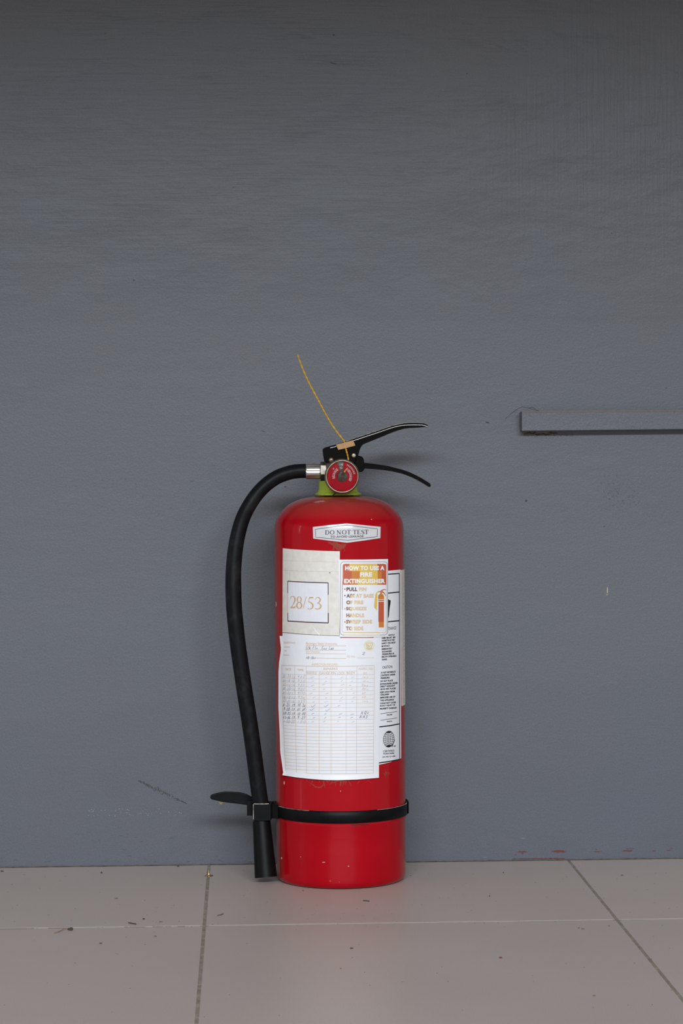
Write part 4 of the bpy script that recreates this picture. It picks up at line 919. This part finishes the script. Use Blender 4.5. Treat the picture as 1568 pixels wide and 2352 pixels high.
mb = MB(); mb.add([gpt(8, 18, .0009), gpt(15, 24, .0009), gpt(24, 30, .0009), gpt(24.5, 32, .0009), gpt(15, 31, .0009), gpt(10, 40, .0009)], [(0, 1, 2, 3, 4, 5)]); mb.build('needle', mat('needle_yellow', (0.75, 0.50, 0.05), 0.4), GA)
mb = MB(); 
def arctext(s, r, a0_, a1_, hh, out=True, ink=0):
    n = len(s)
    for i, ch in enumerate(s):
        if ch == ' ': continue
        a = math.radians(a0_+(a1_-a0_)*(i+.5)/n); vs, fs = text_geo(ch, 0.03); wd = abs(math.radians(a1_-a0_))*r/n*0.8
        if ch == 'I' or ch == '1': wd *= 0.35
        q = []
        for u, v in vs:
            t_ = (u-0.5)*wd; rr = r+(v-0.5)*hh
            x = rr*math.sin(a)+t_*math.cos(a); z = rr*math.cos(a)-t_*math.sin(a); q.append((gc.x+x/dpx, fY-0.00035, gc.z+z/dpx))
        mb.add(q, fs, ink)
arctext('RECHARGE', 19.8, -104, -30, 6.0); arctext('OVERCHARGED', 20.2, 30, 122, 6.0); arctext('0', 27, -52, -44, 4); arctext('195', 27.5, -14, 6, 5); arctext('PSI', 20, -14, 4, 5); arctext('PRESSURE', 29, 22, 80, 3.4)
mb.build('dial_lettering', mat('dial_white', (0.72, 0.62, 0.62), 0.5), GA)
M_GLASS = mat('gauge_glass', (1, 1, 1), 0.04); M_GLASS.node_tree.nodes['Principled BSDF'].inputs['Transmission Weight'].default_value = 1.0; M_GLASS.node_tree.nodes['Principled BSDF'].inputs['IOR'].default_value = 1.06
revolve([(0, 0.0013), (gr*0.5, 0.0010), (gr*0.86, 0.0), (gr*0.86, -0.0004), (0, -0.0004)], (gc.x, GY+0.0005, gc.z), 56, axis='Y').build('gauge_glass', M_GLASS, GA)

# ---- yellow seal: twisted strand and amber tag
sY = AY-LW-0.0028
sp_ = [(683.2, 814.5, sY+0.004), (690, 834, sY+0.004), (700, 859, sY+0.003), (710, 880.5, sY+0.003), (721.6, 902.5, sY+0.003), (732, 921.5, sY+0.002), (742, 940.5, sY+0.002), (752, 958.5, sY+0.001), (762.4, 976, sY), (776, 995.5, sY), (789.5, 1012.5, sY), (792.5, 1022, sY), (794.3, 1032.5, sY), (797.5, 1044, sY), (800, 1057, sY)]
cp = catmull([P(*a) for a in sp_], 14); mb = MB(); N = len(cp)
for ph in (0, math.pi):
    q = []
    for i, p in enumerate(cp):
        t_ = (cp[min(i+1, N-1)]-cp[max(i-1, 0)]).normalized(); nx = Vector((0, 1, 0)); bx = t_.cross(nx).normalized(); a = ph+i*0.42
        q.append(p+(nx*math.cos(a)+bx*math.sin(a))*0.00042)
    tube(q, 0.00055, 6, mb=mb)
seal = mb.build('seal_strand', M_YELLOW, EX)
prism([(771.4, 1021.4), (782, 1018.6), (796, 1014.8), (810.2, 1011), (813.5, 1017), (814.5, 1020), (816, 1023.4), (804, 1026.8), (790, 1030.6), (776.8, 1033.6), (774, 1028)], sY-0.0012, sY+0.0012).build('seal_tag', M_TAG, EX, bevel=0.0003)

# ------------------------------------------------------------------ small things on the floor
g = G(479.5, 2012); tk = empty('thumbtack', (g.x, g.y, 0))
prop(tk, 'tiny brass thumbtack lying point up on the tile joint left of the extinguisher', 'thumbtack')
revolve([(0, 0.0002), (0.0046, 0.0002), (0.0047, 0.0005), (0.0036, 0.0010), (0.0012, 0.0014), (0, 0.0014)], (g.x, g.y, 0), 32).build('head', M_BRASS, tk)
revolve([(0.0011, 0.0012), (0.0008, 0.0024), (0.0005, 0.0032), (0.0004, 0.0060), (0.0, 0.0078)], (g.x, g.y, 0), 14).build('pin', M_BRASS, tk)
def lump(px, py, lpx, wmm, hmm, ang=0.0, n=9):
    """small irregular crumb lying on the tiles"""
    c = G(px, py); lr = lpx/2180/2; mb = MB(); vs = []
    for j, (k, z) in enumerate(((0.85, 0.0), (1.0, 0.35), (0.75, 0.8))):
        for i in range(n):
            a = 2*math.pi*i/n; s = k*(0.75+0.25*random.random()); x = lr*s*math.cos(a); y = wmm/2000*s*math.sin(a)
            vs.append((c.x+x*math.cos(ang)-y*math.sin(ang), c.y+x*math.sin(ang)+y*math.cos(ang), z*hmm/1000))
    vs.append((c.x, c.y, hmm/1000))
    fs = [(j*n+i, j*n+(i+1) % n, (j+1)*n+(i+1) % n, (j+1)*n+i) for j in range(2) for i in range(n)]+[(2*n+i, 2*n+(i+1) % n, 3*n) for i in range(n)]+[tuple(range(n))[::-1]]
    return mb.add(vs, fs), c
M_CRUMB = noisy('crumb_brown', (0.050, 0.038, 0.026), (0.09, 0.07, 0.05), 500, 0.9, bump=0)
M_OLIVE = noisy('crumb_olive', (0.14, 0.105, 0.05), (0.19, 0.15, 0.08), 500, 0.9, bump=0)
M_REDC = noisy('crumb_red', (0.14, 0.03, 0.03), (0.20, 0.06, 0.05), 500, 0.9, bump=0)
M_GREYC = noisy('crumb_grey', (0.11, 0.10, 0.095), (0.16, 0.15, 0.14), 500, 0.9, bump=0)
crumbs = [
 (4.8, 2002, 9, 3, 1.4, M_CRUMB, 'dark brown crumb at the left frame edge near the wall'), (232.8, 2005.8, 5, 2.2, 2.0, M_CRUMB, 'round black crumb near the wall, halfway between left frame edge and thumbtack'),
 (267, 2064.5, 9, 2.6, 1.2, M_OLIVE, 'olive flat crumb in the middle of the left wall-side tile'), (330, 2111.8, 6, 2.2, 1.4, M_CRUMB, 'small dark crumb just above the long pale joint, left tile'),
 (369, 2118, 9, 2.2, 1.0, M_GREYC, 'grey crumb just above the pale joint, nearest the left cross joint'), (231, 2167.5, 7, 2, 1.0, M_CRUMB, 'dark crumb below the pale joint, right of the dry stem'),
 (357, 2151.5, 6, 2, 1.2, M_GREYC, 'small grey crumb below the pale joint, left of the cross joint'), (409, 1990.8, 6, 2, 1.5, M_CRUMB, 'dark pebble at the foot of the wall left of the thumbtack'),
 (807, 2179, 8, 3, 1.2, M_CRUMB, 'brown crumb on the front tile straight below the extinguisher'), (695.5, 2046.5, 3.5, 1.8, 1.0, M_CRUMB, 'tiny crumb in front of the cylinder base on its left'),
 (943, 2012, 5, 2, 1.0, M_GREYC, 'tiny grey crumb right beside the cylinder base'), (1155.8, 2005, 3.5, 1.6, 1.2, M_CRUMB, 'tiny dark crumb near the wall between extinguisher and diagonal joint'),
 (1124, 2059, 3.5, 1.6, 1.2, M_CRUMB, 'tiny black crumb in the middle of the wall-side tile right of the extinguisher'), (1428.5, 2011, 8, 2.6, 1.0, M_GREYC, 'grey smeared crumb right of the diagonal joint near the wall'),
 (1338, 2134.5, 8, 2.4, 1.2, M_GREYC, 'larger grey crumb below the pale joint, left of the diagonal joint'), (1329, 2132, 5, 2, 1.0, M_GREYC, 'smaller grey crumb touching the larger one below the pale joint'),
 (1398.5, 2127.5, 4.5, 2, 1.2, M_GREYC, 'small crumb beside the crossing of pale and diagonal joints'), (1149, 2200.7, 7, 3, 1.4, M_REDC, 'reddish crumb on the right front tile'),
 (1364, 2287.6, 6, 2.6, 1.0, M_OLIVE, 'faint olive crumb near the bottom right of the front tile'), (782, 2225, 4, 1.8, 0.8, M_OLIVE, 'faint brown crumb on the front tile below the larger brown one')]
for x, y, l, wm, hm, m_, lab in crumbs:
    mb, c0 = lump(x, y, l, wm, hm); prop(mb.build('crumb', m_, origin=(c0.x, c0.y, 0)), lab, 'debris', 'crumbs on the tiles')
def sliver(pts, wd, name, m_, lab, cat='debris', r=0.0005):
    p = [G(x, y) for x, y in pts]; p = [Vector((a.x, a.y, r*0.9)) for a in p]; mb = tube(catmull(p, 4), r, 6)
    return prop(mb.build(name, m_, origin=(p[0].x, p[0].y, 0)), lab, cat)
sliver([(295, 2120.5), (303, 2122), (312, 2123.6)], 3, 'twig', M_CRUMB, 'short dark splinter lying along the pale joint on the left', r=0.0006)
sliver([(499, 2104), (506, 2102.4), (512, 2100)], 2, 'twig', M_GREYC, 'thin grey splinter right of the left cross joint', r=0.0006)
sliver([(834, 2069.6), (839, 2070), (848, 2071)], 2, 'twig', M_CRUMB, 'short dark splinter on the tile below the right half of the extinguisher', r=0.0006)
ds = empty('dry_stem', tuple(G(163, 2136)))
prop(ds, 'dry brown plant stem with a crumpled head lying on the pale joint at left', 'debris')
p = [G(x, y) for x, y in ((124, 2143.8), (132, 2143), (140, 2140.5), (147, 2137.5), (157, 2137))]
tube(catmull([Vector((a.x, a.y, 0.0006+0.0004*i)) for i, a in enumerate(p)], 4), [0.0004]*17, 6).build('stem', noisy('straw', (0.30, 0.17, 0.10), (0.22, 0.14, 0.08), 400, 0.8, bump=0), ds)
mb = MB()
for k in range(9):
    a = random.random()*6.28; m2, _ = lump(163+4*math.cos(a)*random.random()*1.4, 2136+1.2*math.sin(a), 7, 2.5, 2.2, a); mb.add(m2.v, m2.f, 0)
mb.build('head', M_CRUMB, ds)
mb = MB()
for k in range(160):
    x = random.uniform(0, 1568); y = random.choice((random.uniform(1994, 2352), random.uniform(1994, 2130)))
    if 630 < x < 950 and y < 2050: continue
    m2, _ = lump(x, y, random.choice((1.5, 2, 2.5, 3)), 0.9, 0.4, n=5); mb.add(m2.v, m2.f, 0)
prop(mb.build('grit', M_GREYC, origin=(0, -0.4, 0)), 'fine grit scattered over the tiles', 'debris', None, 'stuff')
